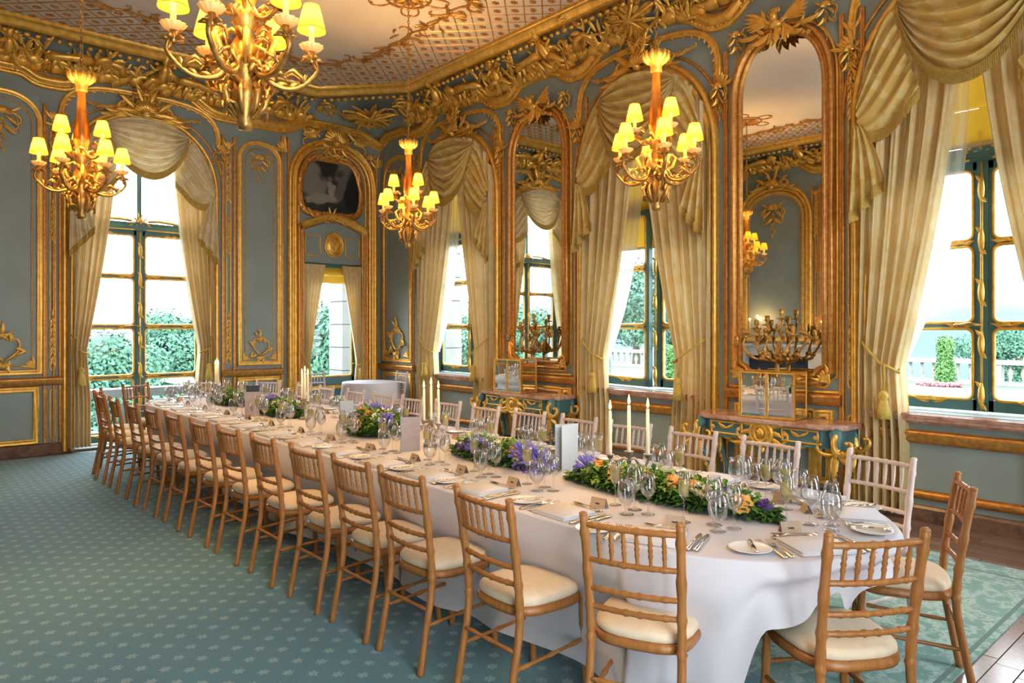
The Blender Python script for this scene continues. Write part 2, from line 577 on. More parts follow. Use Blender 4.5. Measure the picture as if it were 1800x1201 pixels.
# ---------------------------------------------------------------- the room shell
XR, XL, YB, YN = 6.46, -1.03, 10.7, -0.6      # right, left, back and near walls
ZC, ZCOVE, INSET = 5.32, 4.86, .45
def frame(o, u, w):
    u = Vector(u); w = Vector(w); v = Vector((0, 0, 1))
    m = Matrix((u, v, w)).transposed().to_4x4()
    m.translation = Vector(o)
    return m
WM = {'right': frame((XR, YB, 0), (0, -1, 0), (-1, 0, 0)),
      'back': frame((0, YB, 0), (1, 0, 0), (0, -1, 0)),
      'left': frame((XL, YN, 0), (0, 1, 0), (1, 0, 0)),
      'near': frame((XR, YN, 0), (-1, 0, 0), (0, 1, 0))}

def archz(t, vs, vt, p=2.0):
    return vs + (vt - vs) * (max(0.0, 1 - abs(t) ** p)) ** (1 / p)
def archpath(c, h, v0, vs, vt, p=2.0, n=28):
    out = [(c - h, v0)]
    if vs - v0 > .5:
        out.append((c - h, (v0 + vs) / 2))
    for i in range(n + 1):
        a = pi - pi * i / n
        t = cos(a)
        tt = (abs(t) ** (2 / p)) * (1 if t >= 0 else -1)
        out.append((c + h * tt, vs + (vt - vs) * (sin(a) ** (2 / p) if sin(a) > 1e-9 else 0)))
    if vs - v0 > .5:
        out.append((c + h, (v0 + vs) / 2))
    out.append((c + h, v0))
    return out
def rectpath(u0, u1, v0, v1):
    return [(u0, v0), (u0, v1), (u1, v1), (u1, v0)]
def roundrect(u0, u1, v0, v1, r, n=5, notch=False):
    out = []
    for (cx, cy, a0) in ((u0 + r, v0 + r, pi), (u0 + r, v1 - r, pi / 2), (u1 - r, v1 - r, 0), (u1 - r, v0 + r, -pi / 2)):
        for i in range(n + 1):
            a = a0 - pi / 2 * i / n
            if notch:                      # scooped corner
                ox, oy = {pi: (u0, v0), pi / 2: (u0, v1), 0: (u1, v1), -pi / 2: (u1, v0)}[a0]
                a2 = {pi: pi / 2, pi / 2: 0, 0: -pi / 2, -pi / 2: pi}[a0]
                b = a0 - pi * .5
                q = i / n
                ang0 = {pi: 0, pi / 2: -pi / 2, 0: pi, -pi / 2: pi / 2}[a0]
                ang = ang0 + q * pi / 2
                out.append((ox + r * cos(ang), oy + r * sin(ang)))
            else:
                out.append((cx + r * cos(a + pi / 2), cy + r * sin(a + pi / 2)))
    return out

P_ARCH = [(-.075, 0), (-.075, .03), (-.055, .055), (-.03, .05), (-.022, .03), (.0, .03), (.012, .062), (.04, .075), (.062, .055), (.066, .02), (.066, -.03)]
P_MID = [(-.036, 0), (-.036, .016), (-.022, .032), (-.008, .026), (.004, .018), (.018, .036), (.032, .03), (.036, .012), (.036, 0)]
P_FINE = [(-.016, 0), (-.014, .012), (0, .022), (.014, .012), (.016, 0)]
P_BEAD = [(-.010, 0), (-.008, .008), (0, .013), (.008, .008), (.010, 0)]

def wall_mb(L, H, ops, depth=.36, skip=None):
    mb = MB()
    x = 0.0
    N = 26
    for o in sorted(ops, key=lambda q: q['c']):
        c, h = o['c'], o['h']
        mb.add([(x, 0, 0), (c - h, 0, 0), (c - h, H, 0), (x, H, 0)], [(0, 1, 2, 3)])
        if o['v0'] > 0:
            mb.add([(c - h, 0, 0), (c + h, 0, 0), (c + h, o['v0'], 0), (c - h, o['v0'], 0)], [(0, 1, 2, 3)])
        vs = []; fs = []
        for i in range(N + 1):
            t = -cos(pi * i / N)
            z = archz(t, o['vs'], o['vt'], o['p'])
            vs += [(c + h * t, z, 0), (c + h * t, H, 0)]
        for i in range(N):
            fs.append((2 * i, 2 * i + 2, 2 * i + 3, 2 * i + 1))
        mb.add(vs, fs)
        # reveal
        loop = [(c - h, o['v0'])] + [(c + h * (-cos(pi * i / N)), archz(-cos(pi * i / N), o['vs'], o['vt'], o['p'])) for i in range(N + 1)] + [(c + h, o['v0'])]
        vs = []; fs = []
        for (a, b) in loop:
            vs += [(a, b, 0), (a, b, -depth)]
        n = len(loop)
        for i in range(n):
            j = (i + 1) % n
            if i == n - 1 and o['v0'] <= 0: continue
            fs.append((2 * i, 2 * i + 1, 2 * j + 1, 2 * j))
        mb.add(vs, fs)
        x = c + h
    mb.add([(x, 0, 0), (L, 0, 0), (L, H, 0), (x, H, 0)], [(0, 1, 2, 3)])
    return mb

OPS_R = [dict(c=YB - 8.50, h=.86, v0=.90, vs=3.45, vt=4.42, p=2.1),
         dict(c=YB - 5.04, h=.86, v0=.90, vs=3.45, vt=4.46, p=2.1),
         dict(c=YB - 1.79, h=.81, v0=.90, vs=3.45, vt=4.50, p=2.1)]
OPS_B = [dict(c=2.72, h=.87, v0=0.02, vs=3.55, vt=4.46, p=2.1),
         dict(c=5.55, h=.54, v0=0.02, vs=2.66, vt=2.662, p=8.0)]
OPS_L = []
OPS_N_ADDED = [dict(c=XR - 4.35, h=.62, v0=.02, vs=3.4, vt=4.4, p=2.1), dict(c=XR - .75, h=.95, v0=.02, vs=3.4, vt=4.4, p=2.1)]  # added windows in the unseen near wall, placed and sized to light the curtains

WALL = {}
H = ZC + .1
for nm, L, ops in (('right', YB - YN, OPS_R), ('back', None, OPS_B), ('left', YB - YN, OPS_L), ('near', XR - XL, OPS_N_ADDED)):
    if nm == 'back':
        mb = wall_mb(XR, H, ops)
        mb.add([(XL, 0, 0), (0, 0, 0), (0, H, 0), (XL, H, 0)], [(0, 1, 2, 3)])
    else:
        mb = wall_mb(L, H, ops)
    o = mb.build('wall_' + nm, M['wall'], smooth=False)
    o.matrix_world = WM[nm]
    tag(o, kind='structure')
    WALL[nm] = o

# floor: boards around the carpet
fl = MB().box(XL - .4, XR + .4, YN - .4, YB + .4, -.25, -.012).build('floor', M['brown_book'], smooth=False)
tag(fl, kind='structure')
pl = MB().box(0, 1, 0, 1, -.010, 0).mesh('plank', False); pl.materials.append(M['plank'])
def plank(x0, x1, y0, y1):
    g = .003
    o = link('plank', pl, fl)
    o.location = (x0 + g, y0 + g, random.uniform(-.0012, 0))
    o.scale = (x1 - x0 - 2 * g, y1 - y0 - 2 * g, 1)
x = 5.60
while x < XR - .02:
    y = YN + random.uniform(-1.0, 0)
    while y < YB:
        y2 = y + random.uniform(1.3, 2.2)
        plank(x, min(x + .11, XR), max(y, YN), min(y2, YB)); y = y2
    x += .11
y = -.2
while y < 1.15:
    x = 2.2 + random.uniform(-1, 0)
    while x < 5.6:
        x2 = min(5.6, x + random.uniform(.9, 1.7))
        plank(x, x2, y, y + .11); x = x2
    y += .11

# ceiling with canted corners and a coved frieze
CI = [(XR - INSET, YN + INSET + 1.14), (XR - INSET, YB - INSET - 1.14), (5.08, YB - INSET), (XL + INSET + .95, YB - INSET),
      (XL + INSET, YB - INSET - 1.14), (XL + INSET, YN + INSET + 1.14), (XL + INSET + .95, YN + INSET), (5.08, YN + INSET)]
def lerp2(a, b, t): return (a[0] + (b[0] - a[0]) * t, a[1] + (b[1] - a[1]) * t)
segs = []   # (wall point, ceiling point) pairs round the room
CO = [(XR, YN), (XR, YB), (XL, YB), (XL, YN)]
def ringpts(n=14):
    pts = []
    order = [((XR, CI[0][1]), (XR, CI[1][1]), CI[0], CI[1]),
             ((XR, CI[1][1]), 'c', CO[1], (CI[2][0], YB), CI[1], CI[2]),
             ((CI[2][0], YB), (CI[3][0], YB), CI[2], CI[3]),
             ((CI[3][0], YB), 'c', CO[2], (XL, CI[4][1]), CI[3], CI[4]),
             ((XL, CI[4][1]), (XL, CI[5][1]), CI[4], CI[5]),
             ((XL, CI[5][1]), 'c', CO[3], (CI[6][0], YN), CI[5], CI[6]),
             ((CI[6][0], YN), (CI[7][0], YN), CI[6], CI[7]),
             ((CI[7][0], YN), 'c', CO[0], (XR, CI[0][1]), CI[7], CI[0])]
    for s in order:
        if s[1] == 'c':
            for i in range(n):
                t = i / n
                w = lerp2(s[0], s[2], t * 2) if t < .5 else lerp2(s[2], s[3], t * 2 - 1)
                pts.append((w, lerp2(s[4], s[5], t)))
        else:
            for i in range(n):
                pts.append((lerp2(s[0], s[1], i / n), lerp2(s[2], s[3], i / n)))
    return pts
RP = ringpts()
mb = MB()
K = 8
vs = []; fs = []
for (w, c) in RP:
    for k in range(K + 1):
        a = pi / 2 * k / K
        q = 1 - cos(a); z = ZCOVE + (ZC - ZCOVE) * sin(a)
        q = .55 * q + .45 * (k / K); z = .55 * z + .45 * (ZCOVE + (ZC - ZCOVE) * k / K)
        p = lerp2(w, c, q)
        vs.append((p[0], p[1], z))
n = len(RP)
for i in range(n):
    j = (i + 1) % n
    for k in range(K):
        fs.append((i * (K + 1) + k, i * (K + 1) + k + 1, j * (K + 1) + k + 1, j * (K + 1) + k))
mb.add(vs, fs)
ceil = MB()
ceil.add([(p[0], p[1], ZC) for p in CI], [tuple(range(8))])
CEIL = ceil.build('ceiling', M['plaster'], smooth=False)
tag(CEIL, kind='structure')
cove = mb.build('cove', M['wall'], CEIL)

def lbl_part(o, l):
    o['label'] = l
    return o

# gilded ceiling moulding (w points down)
CM = Matrix(((1, 0, 0, 0), (0, 1, 0, 0), (0, 0, -1, ZC), (0, 0, 0, 1)))
mb = MB()
mb.sweep(CI, [(-.10, .10), (-.09, .12), (-.06, .10), (-.04, .13), (.0, .135), (.03, .10), (.05, .05), (.065, .055), (.085, .03), (.09, 0)], True)
m = mb.build('cornice_moulding', M['gold'], CEIL); m.matrix_local = CM
mb = MB()
for i in range(8):
    a, b = Vector(CI[i]), Vector(CI[(i + 1) % 8])
    L = (b - a).length
    k = int(L / .11)
    d = (b - a).normalized(); nn = Vector((-d.y, d.x))
    for q in range(k):
        p = a + d * ((q + .5) * L / k) - nn * .105
        mb.ell((p.x, p.y, .155), (.040, .040, .03), 6, 4)
m = mb.build('cornice_beading', M['gold'], CEIL); m.matrix_local = CM; m['kind'] = 'stuff'

# trellis border of the ceiling: thin gilt fillets and small rosettes
def inset_poly(poly, d):
    c = Vector((2.715, 5.05))
    out = []
    n = len(poly)
    for i in range(n):
        a, b, e = Vector(poly[i - 1]), Vector(poly[i]), Vector(poly[(i + 1) % n])
        d1 = (b - a).normalized(); d2 = (e - b).normalized()
        n1 = Vector((-d1.y, d1.x)); n2 = Vector((-d2.y, d2.x))
        m = (n1 + n2).normalized()
        p = b + m * d / max(.4, m.dot(n1))
        out.append((p.x, p.y))
    return out
area = sum(CI[i][0] * CI[(i + 1) % 8][1] - CI[(i + 1) % 8][0] * CI[i][1] for i in range(8))
sg = 1 if area > 0 else -1
INN = inset_poly(CI, sg * 1.02)
def inside(poly, x, y):
    r = False
    n = len(poly)
    for i in range(n):
        (x1, y1), (x2, y2) = poly[i], poly[(i + 1) % n]
        if (y1 > y) != (y2 > y) and x < (x2 - x1) * (y - y1) / (y2 - y1) + x1:
            r = not r
    return r
mb = MB()
st = .30
for sgn in (1, -1):
    for k in range(-60, 90):
        run = None
        for i in range(0, 260):
            x = XL + i * .03
            y = sgn * (x - 2.7) * 1.0 + k * st * 1.0 + 5
            ok = inside(CI, x, y) and not inside(INN, x, y)
            if ok and run is None: run = (x, y)
            if not ok and run is not None:
                (a, b), (c, d) = run, (x - .03, y - sgn * .03)
                if abs(c - a) > .08:
                    e = .0055
                    mb.add([(a - e, b + sgn * e, .001), (a + e, b - sgn * e, .001), (c + e, d - sgn * e, .001), (c - e, d + sgn * e, .001),
                            (a, b, .009), (c, d, .009)], [(0, 4, 5, 3), (4, 1, 2, 5)])
                run = None
m = mb.build('trellis_fillets', M['gold_dark'], CEIL, smooth=False); m.matrix_local = CM; m['kind'] = 'stuff'
rm = MB()
for k in range(6):
    q = 2 * pi * k / 6
    rm.ell((.032 * cos(q), .022 * sin(q), .005), (.020, .013, .012), 5, 3)
rm.ell((0, 0, .010), .014, 5, 3)
rme = rm.mesh('ceiling_rosette'); rme.materials.append(M['gold_dark'])
cnt = 0
pts = []
for i in range(-40, 60):
    for j in range(-40, 60):
        x = 2.7 + (i - j) * st / 2; y = 5 + .15 + (i + j) * st / 2
        if inside(inset_poly(CI, sg * .1), x, y) and not inside(inset_poly(CI, sg * .95), x, y):
            pts.append((x, y))
pts.sort(key=lambda p: -p[1] - .5 * p[0])
far = MB()
for q, (x, y) in enumerate(pts):
    if q < 290:
        o = link('rosette', rme, CEIL); o.location = (x, y, ZC); o.rotation_euler = (pi, 0, random.uniform(-.4, .4))
    else:
        far.m = Matrix.Translation((x, y, ZC)) @ Matrix.Rotation(pi, 4, 'X')
        far.v.extend([far.m @ v.co for v in rme.vertices])
        o0 = len(far.v) - len(rme.vertices)
        far.f.extend([tuple(i + o0 for i in p.vertices) for p in rme.polygons])
if far.f:
    far.build('rosettes', M['gold_dark'], CEIL)['kind'] = 'stuff'

# ---------------------------------------------------------------- carved ornament library (u, v, w)
def orn(name, fn, mat='gold'):
    mb = MB(); fn(mb)
    me = mb.mesh(name); me.materials.append(M[mat])
    return me
R = random.Random(3)
def o_crest(m):         # shell between paired scrolls and leaves, 1.0 wide
    m.shell(0, -.02, .15, .05, pi - .05, 9, .02)
    m.ell((0, -.03, .06), (.05, .04, .05), 8, 5)
    for s in (1, -1):
        A = lambda a: a if s > 0 else pi - a
        m.scroll(s * .04, -.06, A(-.25), .50, s * 3.9, .026, 18)
        m.scroll(s * .10, .06, A(.5), .42, -s * 4.2, .022, 18)
        m.scroll(s * .02, .10, A(1.2), .26, -s * 4.0, .018, 14)
        m.leaf(s * .10, -.02, A(.15), .30, .085, -s * .8, .03)
        m.leaf(s * .16, .03, A(.9), .24, .075, -s * .9, .03)
        m.leaf(s * .28, -.02, A(-.4), .24, .065, s * 1.0, .02)
        m.leaf(s * .05, .12, A(1.3), .22, .07, -s * .5, .04)
        for k in range(7):
            m.bloom(s * (.16 + .045 * k), .04 - .022 * k + .02 * sin(k * 2.1), .026, .02)
        m.leaf(s * .40, -.07, A(-.5), .18, .05, s * .8, .01)
def o_crest_bust(m):    # winged bust among drapery for the looking glasses
    m.ell((0, .085, .10), (.040, .055, .045), 10, 7)
    m.ell((0, .01, .06), (.075, .05, .05), 8, 5)
    m.ell((0, .080, .145), (.009, .016, .011), 6, 4); m.ell((0, .058, .140), (.016, .007, .008), 6, 4)
    for k in range(-2, 3):
        m.scroll(k * .016, .115, pi / 2 - k * .5, .07, 4.0 * (1 if k > 0 else -1), .014, 8, 5, .08)
    for k in range(9):
        m.leaf(R.uniform(-.1, .1), R.uniform(-.08, .02), R.uniform(-2.8, -.3), R.uniform(.10, .18), .05, R.uniform(-.9, .9), .04)
        m.leaf(R.uniform(-.16, .16), R.uniform(-.04, .06), R.uniform(.2, 2.9), R.uniform(.12, .2), .05, R.uniform(-.9, .9), .02)
    for s in (1, -1):
        A = lambda a: a if s > 0 else pi - a
        for k in range(6):
            m.leaf(s * .05, .02 + .01 * k, A(.75 - .17 * k), .34 - .02 * k, .06, -s * .5, .05 - .004 * k)
        m.scroll(s * .03, -.07, A(-.1), .42, s * 3.6, .024, 16)
        m.leaf(s * .08, -.05, A(-.6), .22, .07, s * .9, .03)
        m.leaf(s * .2, -.02, A(-.2), .24, .06, s * .8, .02)
        for k in range(5):
            m.bloom(s * (.12 + .05 * k), -.08 - .018 * k, .024, .02)
    m.leaf(0, -.03, -pi / 2, .16, .09, .3, .05)
def o_foot(m):          # asymmetrical rocaille wreath at the foot of a panel, about .55 x .62
    m.scroll(.02, -.20, pi * .82, .62, -3.6, .028, 22)
    m.scroll(.02, -.20, pi * .15, .55, 3.2, .026, 22)
    m.scroll(-.06, .16, .6, .30, -3.6, .022, 16)
    m.scroll(.08, .10, 2.2, .34, 3.9, .022, 16)
    m.scroll(-.12, -.02, 1.7, .24, -3.3, .018, 14)
    m.shell(0, -.22, .10, pi * 1.1, pi * 1.9, 7, .01)
    for k in range(9):
        a = -2.6 + 5.2 * k / 8 + pi / 2
        m.leaf(.17 * cos(a), -.05 + .17 * sin(a), a + .6 * (1 if k % 2 else -1), .17, .055, .8 * (1 if k % 2 else -1), .015)
    for k in range(8):
        m.bloom(.20 * cos(k * .8), -.03 + .20 * sin(k * .8), .022, .02)
    m.leaf(.0, .20, 1.4, .20, .06, .6, .01); m.leaf(-.04, .22, 2.0, .15, .05, .6, .01)
    for k in range(5):
        m.bloom(-.02 + .03 * sin(k), .27 + .035 * k, .017, .005)
    m.leaf(-.02, -.24, -2.0, .16, .06, .7, .01); m.leaf(.03, -.24, -1.0, .16, .06, -.7, .01)
def o_head(m):          # hanging palm and bell ornament at the head of a panel, about .5 x .7
    for s in (1, -1):
        A = lambda a: a if s > 0 else pi - a
        m.scroll(s * .03, .26, A(.1), .40, -s * 3.6, .024, 18)
        m.scroll(s * .02, .06, A(-1.1), .34, s * 3.6, .02, 16)
        m.scroll(s * .18, .22, A(-1.2), .34, -s * 2.7, .018, 14)
        m.leaf(s * .04, .20, A(-.5), .22, .07, -s * .9, .02)
        m.leaf(s * .05, .05, A(-1.0), .20, .06, s * .9, .02)
        m.leaf(s * .12, .28, A(.7), .16, .05, -s * .6, .02)
    m.shell(0, .22, .12, .0, pi, 7, .02)
    for k in range(9):
        m.bloom(.03 * sin(k * 1.7), .14 - .055 * k, .026 - .0015 * k, .015)
        m.leaf(.03 * sin(k * 1.7), .14 - .055 * k, -1.2 if k % 2 else -1.9, .08, .03, .4, .005)
def o_drop(m):          # slender husk drop, .1 x .7
    for k in range(10):
        y = .32 - .068 * k
        s = 1 if k % 2 else -1
        m.leaf(0, y, -pi / 2 + s * .45, .10, .035, -s * .6, .006, 2, .3, 6)
        m.leaf(0, y, -pi / 2 - s * .55, .07, .028, s * .6, .004, 2, .3, 6)
        m.ell((0, y, .016), (.012, .018, .012), 6, 4)
    m.scroll(0, .34, pi * .6, .14, -3.5, .012, 10, 5)
    m.scroll(0, .34, pi * .4, .14, 3.5, .012, 10, 5)
def o_corner(m):        # corner spray, grows along +u and +v
    m.scroll(0, 0, .2, .30, 3.3, .02, 14); m.scroll(0, 0, 1.37, .30, -3.3, .02, 14)
    m.scroll(.06, .06, .79, .16, 3.6, .014, 12)
    for a, L in ((.05, .28), (.45, .2), (.8, .17), (1.15, .2), (1.52, .28)):
        m.leaf(.02, .02, a, L, .06, .5 - a * .6, .01)
    for k in range(4):
        m.bloom(.06 + .05 * k, .05, .018, .01); m.bloom(.05, .06 + .05 * k, .018, .01)
def putto(m, x, y, s=1, k=1.0):   # small winged child in relief, seated
    e = lambda a, b, c, r: m.ell((x + s * a * k, y + b * k, c * k), tuple(q * k for q in r), 10, 7)
    e(0, .27, .11, (.052, .06, .055)); e(-.01, .305, .10, (.056, .036, .052)); e(.045, .26, .13, (.012, .012, .014))
    m.tube([(x + s * 0 * k, y + .22 * k, .09 * k), (x - s * .01 * k, y + .15 * k, .10 * k), (x + s * .0 * k, y + .06 * k, .10 * k), (x + s * .03 * k, y + .0 * k, .09 * k)],
           [.03 * k, .062 * k, .066 * k, .06 * k], 9)
    m.tube([(x + s * .02 * k, y + .01 * k, .11 * k), (x + s * .13 * k, y + .02 * k, .14 * k), (x + s * .19 * k, y - .06 * k, .12 * k), (x + s * .23 * k, y - .08 * k, .12 * k)],
           [.05 * k, .042 * k, .026 * k, .018 * k], 8)
    m.tube([(x + s * .02 * k, y - .01 * k, .07 * k), (x + s * .10 * k, y - .04 * k, .08 * k), (x + s * .12 * k, y - .12 * k, .08 * k), (x + s * .17 * k, y - .13 * k, .08 * k)],
           [.05 * k, .04 * k, .025 * k, .016 * k], 8)
    m.tube([(x + s * .04 * k, y + .19 * k, .12 * k), (x + s * .12 * k, y + .14 * k, .15 * k), (x + s * .19 * k, y + .19 * k, .15 * k)], [.028 * k, .022 * k, .015 * k], 7)
    m.tube([(x - s * .04 * k, y + .19 * k, .09 * k), (x - s * .11 * k, y + .11 * k, .10 * k), (x - s * .10 * k, y + .02 * k, .11 * k)], [.028 * k, .022 * k, .015 * k], 7)
    for q in range(4):
        m.leaf(x - s * .04 * k, y + .16 * k, (2.6 - .28 * q) if s > 0 else (.55 + .28 * q), .17 * k, .05 * k, .4 * s, .06 * k)
def o_frieze_a(m):      # putto with hunting trophies on a leafy bank, about 1.5 wide
    putto(m, .28, .0, -1, 1.05)
    for k in range(46):
        x = -.75 + 1.5 * k / 45
        a = R.uniform(.2, 2.9)
        m.leaf(x, -.19 + R.uniform(0, .16), a, R.uniform(.12, .24), R.uniform(.04, .08), R.uniform(-1, 1), R.uniform(0, .04))
    for k in range(9):
        x = -.68 + 1.36 * k / 8
        m.scroll(x, -.16, R.uniform(0, pi), R.uniform(.22, .38), R.choice((-1, 1)) * R.uniform(2.8, 4), .02, 14)
        m.ell((x, -.14 + R.uniform(0, .06), .02), (.11, .08, .05), 8, 5)
    for (x0, y0, x1, y1) in ((-.55, -.1, -.15, .16), (-.2, -.1, -.5, .15), (-.65, .02, -.1, .05)):
        m.tube([(x0, y0, .05), ((x0 + x1) / 2, (y0 + y1) / 2 + .02, .07), (x1, y1, .05)], [.012, .018, .008], 6)
    m.tube([(-.45, .0, .06), (-.36, .09, .08), (-.22, .07, .08), (-.18, -.04, .06)], [.02, .03, .04, .06], 8)
    for k in range(14):
        m.bloom(R.uniform(-.7, .7), R.uniform(-.12, .06), .024, .02)
    for k in range(22):
        m.leaf(R.uniform(-.7, .15), R.uniform(-.08, .14), R.uniform(0, 6.3), R.uniform(.10, .20), R.uniform(.035, .06), R.uniform(-1, 1), R.uniform(.03, .08))
def o_frieze_b(m):      # hound and game among foliage
    m.tube([(-.42, .03, .06), (-.34, .07, .09), (-.22, .065, .10), (-.08, .05, .10), (.04, .03, .09), (.12, -.02, .07)], [.035, .058, .046, .038, .056, .025], 9)
    m.tube([(-.42, .04, .07), (-.50, .11, .09), (-.56, .12, .09), (-.63, .09, .08)], [.05, .045, .042, .02], 8)
    for k in range(22):
        m.leaf(R.uniform(-.7, .7), R.uniform(-.08, .12), R.uniform(0, 6.3), R.uniform(.10, .20), R.uniform(.035, .06), R.uniform(-1, 1), R.uniform(.03, .08))
    m.leaf(-.52, .15, -2.2, .10, .05, .3, .10); m.tube([(.10, .02, .07), (.2, .10, .07), (.26, .16, .05)], [.016, .012, .006], 6)
    for (a, b) in ((-.36, -.5), (-.28, -.2), (.0, .2), (.08, .3)):
        m.tube([(a, .0, .08), (a + b * .12, -.09, .07), (a + b * .2, -.17, .06)], [.035, .022, .014], 7)
    putto(m, .50, -.04, 1, .85)
    for k in range(44):
        x = -.75 + 1.5 * k / 43
        m.leaf(x, -.19 + R.uniform(0, .16), R.uniform(.2, 2.9), R.uniform(.12, .24), R.uniform(.04, .08), R.uniform(-1, 1), R.uniform(0, .03))
    for k in range(9):
        x = -.7 + 1.4 * k / 8
        m.scroll(x, -.16, R.uniform(0, pi), R.uniform(.22, .36), R.choice((-1, 1)) * R.uniform(2.8, 4), .02, 14)
        m.ell((x, -.14, .02), (.11, .08, .05), 8, 5)
def o_trophy(m):        # instruments, torches and leaves crossed in a cluster
    for a in (.35, 2.7, 1.2, 1.95):
        m.tube([(-cos(a) * .26, -sin(a) * .16, .04), (0, 0, .07), (cos(a) * .30, sin(a) * .18, .05)], [.012, .016, .022], 6)
    for k in range(16):
        a = 2 * pi * k / 16
        m.leaf(.05 * cos(a), .04 * sin(a), a, R.uniform(.16, .30), .06, R.uniform(-.8, .8), .02)
    for k in range(14):
        m.bloom(R.uniform(-.17, .17), R.uniform(-.10, .10), .028, .05)
    m.leaf(-.06, -.08, -1.8, .22, .05, .3, .02); m.leaf(.06, -.08, -1.3, .22, .05, -.3, .02)
def o_garland(m):       # swag of small flowers, 1.0 wide
    for k in range(22):
        t = -1 + 2 * k / 21
        y = -.17 * (1 - t * t)
        for q in range(2):
            m.bloom(t * .5 + R.uniform(-.012, .012), y + R.uniform(-.02, .02), .024 + .012 * (1 - t * t), .01)
        if k % 2:
            m.leaf(t * .5, y, R.uniform(0, 6.3), .07, .03, .5, .01)
def o_cart(m):          # rail cartouche for glazing bars
    m.shell(0, -.005, .035, .1, pi - .1, 5, .004)
    for s in (1, -1):
        A = lambda a: a if s > 0 else pi - a
        m.leaf(s * .015, 0, A(.1), .10, .034, s * .3, .004, 2)
        m.scroll(s * .01, -.016, A(-.1), .11, s * 3.2, .008, 10, 5)
def o_scallop(m):       # broad shell with double scrolls, 1.2 wide
    m.shell(0, -.04, .24, .0, pi, 11, .03)
    m.ell((0, -.06, .09), (.08, .06, .06), 8, 5)
    for s in (1, -1):
        A = lambda a: a if s > 0 else pi - a
        m.scroll(s * .06, -.10, A(-.3), .36, s * 4.2, .036, 18)
        m.scroll(s * .24, .20, A(-.9), .55, s * 3.2, .036, 20)
        m.scroll(s * .30, .02, A(.9), .46, -s * 3.9, .030, 20)
        m.scroll(s * .40, -.02, A(.2), .36, -s * 3.5, .024, 16)
        for k in range(7):
            m.leaf(s * (.38 + .02 * k), .0, A(1.5 - .22 * k), .15, .045, -s * .3, .02)
        m.leaf(s * .20, -.06, A(-.2), .24, .07, -s * .7, .03)
        m.leaf(s * .12, -.12, A(-1.0), .2, .06, s * .6, .02)
O = {k: orn(k, f, mt) for k, f, mt in (
    ('crest_ornament', o_crest, 'gold'), ('bust_crest', o_crest_bust, 'gold'), ('rocaille_wreath', o_foot, 'gold'),
    ('palm_drop', o_head, 'gold'), ('husk_drop', o_drop, 'gold'), ('corner_spray', o_corner, 'gold'),
    ('putto_relief', o_frieze_a, 'gold'), ('hound_relief', o_frieze_b, 'gold'), ('trophy_relief', o_trophy, 'gold'),
    ('flower_garland', o_garland, 'gold'), ('rail_cartouche', o_cart, 'gold'), ('scallop_shell', o_scallop, 'gold'))}
def place(parent, key, u, v, w=0.0, sc=1.0, rot=0.0, sx=1, tilt=0.0, name=None):
    if not hasattr(sc, '__len__'): sc = (sc, sc, sc)
    mx = Matrix.Translation((u, v, w)) @ Matrix.Rotation(tilt, 4, 'X') @ Matrix.Rotation(rot, 4, 'Z') @ Matrix.Diagonal((sc[0] * sx, sc[1], sc[2], 1))
    return link(name or key, O[key], parent, mx=mx)
def mould(parent, path, prof, closed=False, mat='gold', name='gilt_moulding'):
    return MB().sweep(path, prof, closed).build(name, M[mat], parent)

# ---------------------------------------------------------------- wall panelling
RAIL = .945
DAD = [(-.055, 0), (-.055, .02), (-.03, .055), (.0, .045), (.02, .06), (.05, .05), (.055, 0)]
def hbar(parent, u0, u1, v, prof=DAD, mat='gold_dark', name='dado_rail'):
    return mould(parent, [(u0, v), (u1, v)], prof, mat=mat, name=name)
def panel(parent, u0, u1, v0, v1, arch=True, foot=True, head=True, big=True):
    """framed upper panel with carved head and foot"""
    c = (u0 + u1) / 2; h = (u1 - u0) / 2
    pb = MB().sweep([(u0, (v0 + v1) / 2), (u1, (v0 + v1) / 2)], [(-(v1 - v0) / 2, .004), ((v1 - v0) / 2, .004)])
    pb.build('field_panel', M['wall_light'], parent, smooth=False)
    path = [(u0, v0)] + archpath(c, h, v0 + .02, v1 - .55 * min(1, h * 1.6), v1, 2.2, 22)[1:-1] + [(u1, v0)] if arch else rectpath(u0, u1, v0, v1)
    mould(parent, path, P_MID, True)
    if h > .2:
        g = .085
        path = [(u0 + g, v0 + g)] + archpath(c, h - g, v0 + .02, v1 - .55 * min(1, h * 1.6) - .02, v1 - g, 2.2, 18)[1:-1] + [(u1 - g, v0 + g)] if arch else rectpath(u0 + g, u1 - g, v0 + g, v1 - g)
        mould(parent, path, P_BEAD, True, 'gold_dark', 'inner_bead')
        if foot:
            s = min(1.0, h * 2.1)
            place(parent, 'rocaille_wreath', c, v0 + .36 * s + .02, .012, s, sx=1)
            place(parent, 'corner_spray', u0 + .05, v0 + .05, .01, .7 * s); place(parent, 'corner_spray', u1 - .05, v0 + .05, .01, .7 * s, sx=-1)
        if head:
            s = min(1.0, h * 2.0)
            place(parent, 'palm_drop', c, v1 - .46 * s - .10, .012, s)
def dado(parent, u0, u1, v0=.17, v1=.83):
    pb = MB().sweep([(u0, (v0 + v1) / 2), (u1, (v0 + v1) / 2)], [(-(v1 - v0) / 2, .004), ((v1 - v0) / 2, .004)])
    pb.build('field_panel', M['wall_light'], parent, smooth=False)
    mould(parent, rectpath(u0, u1, v0, v1), P_MID, True)
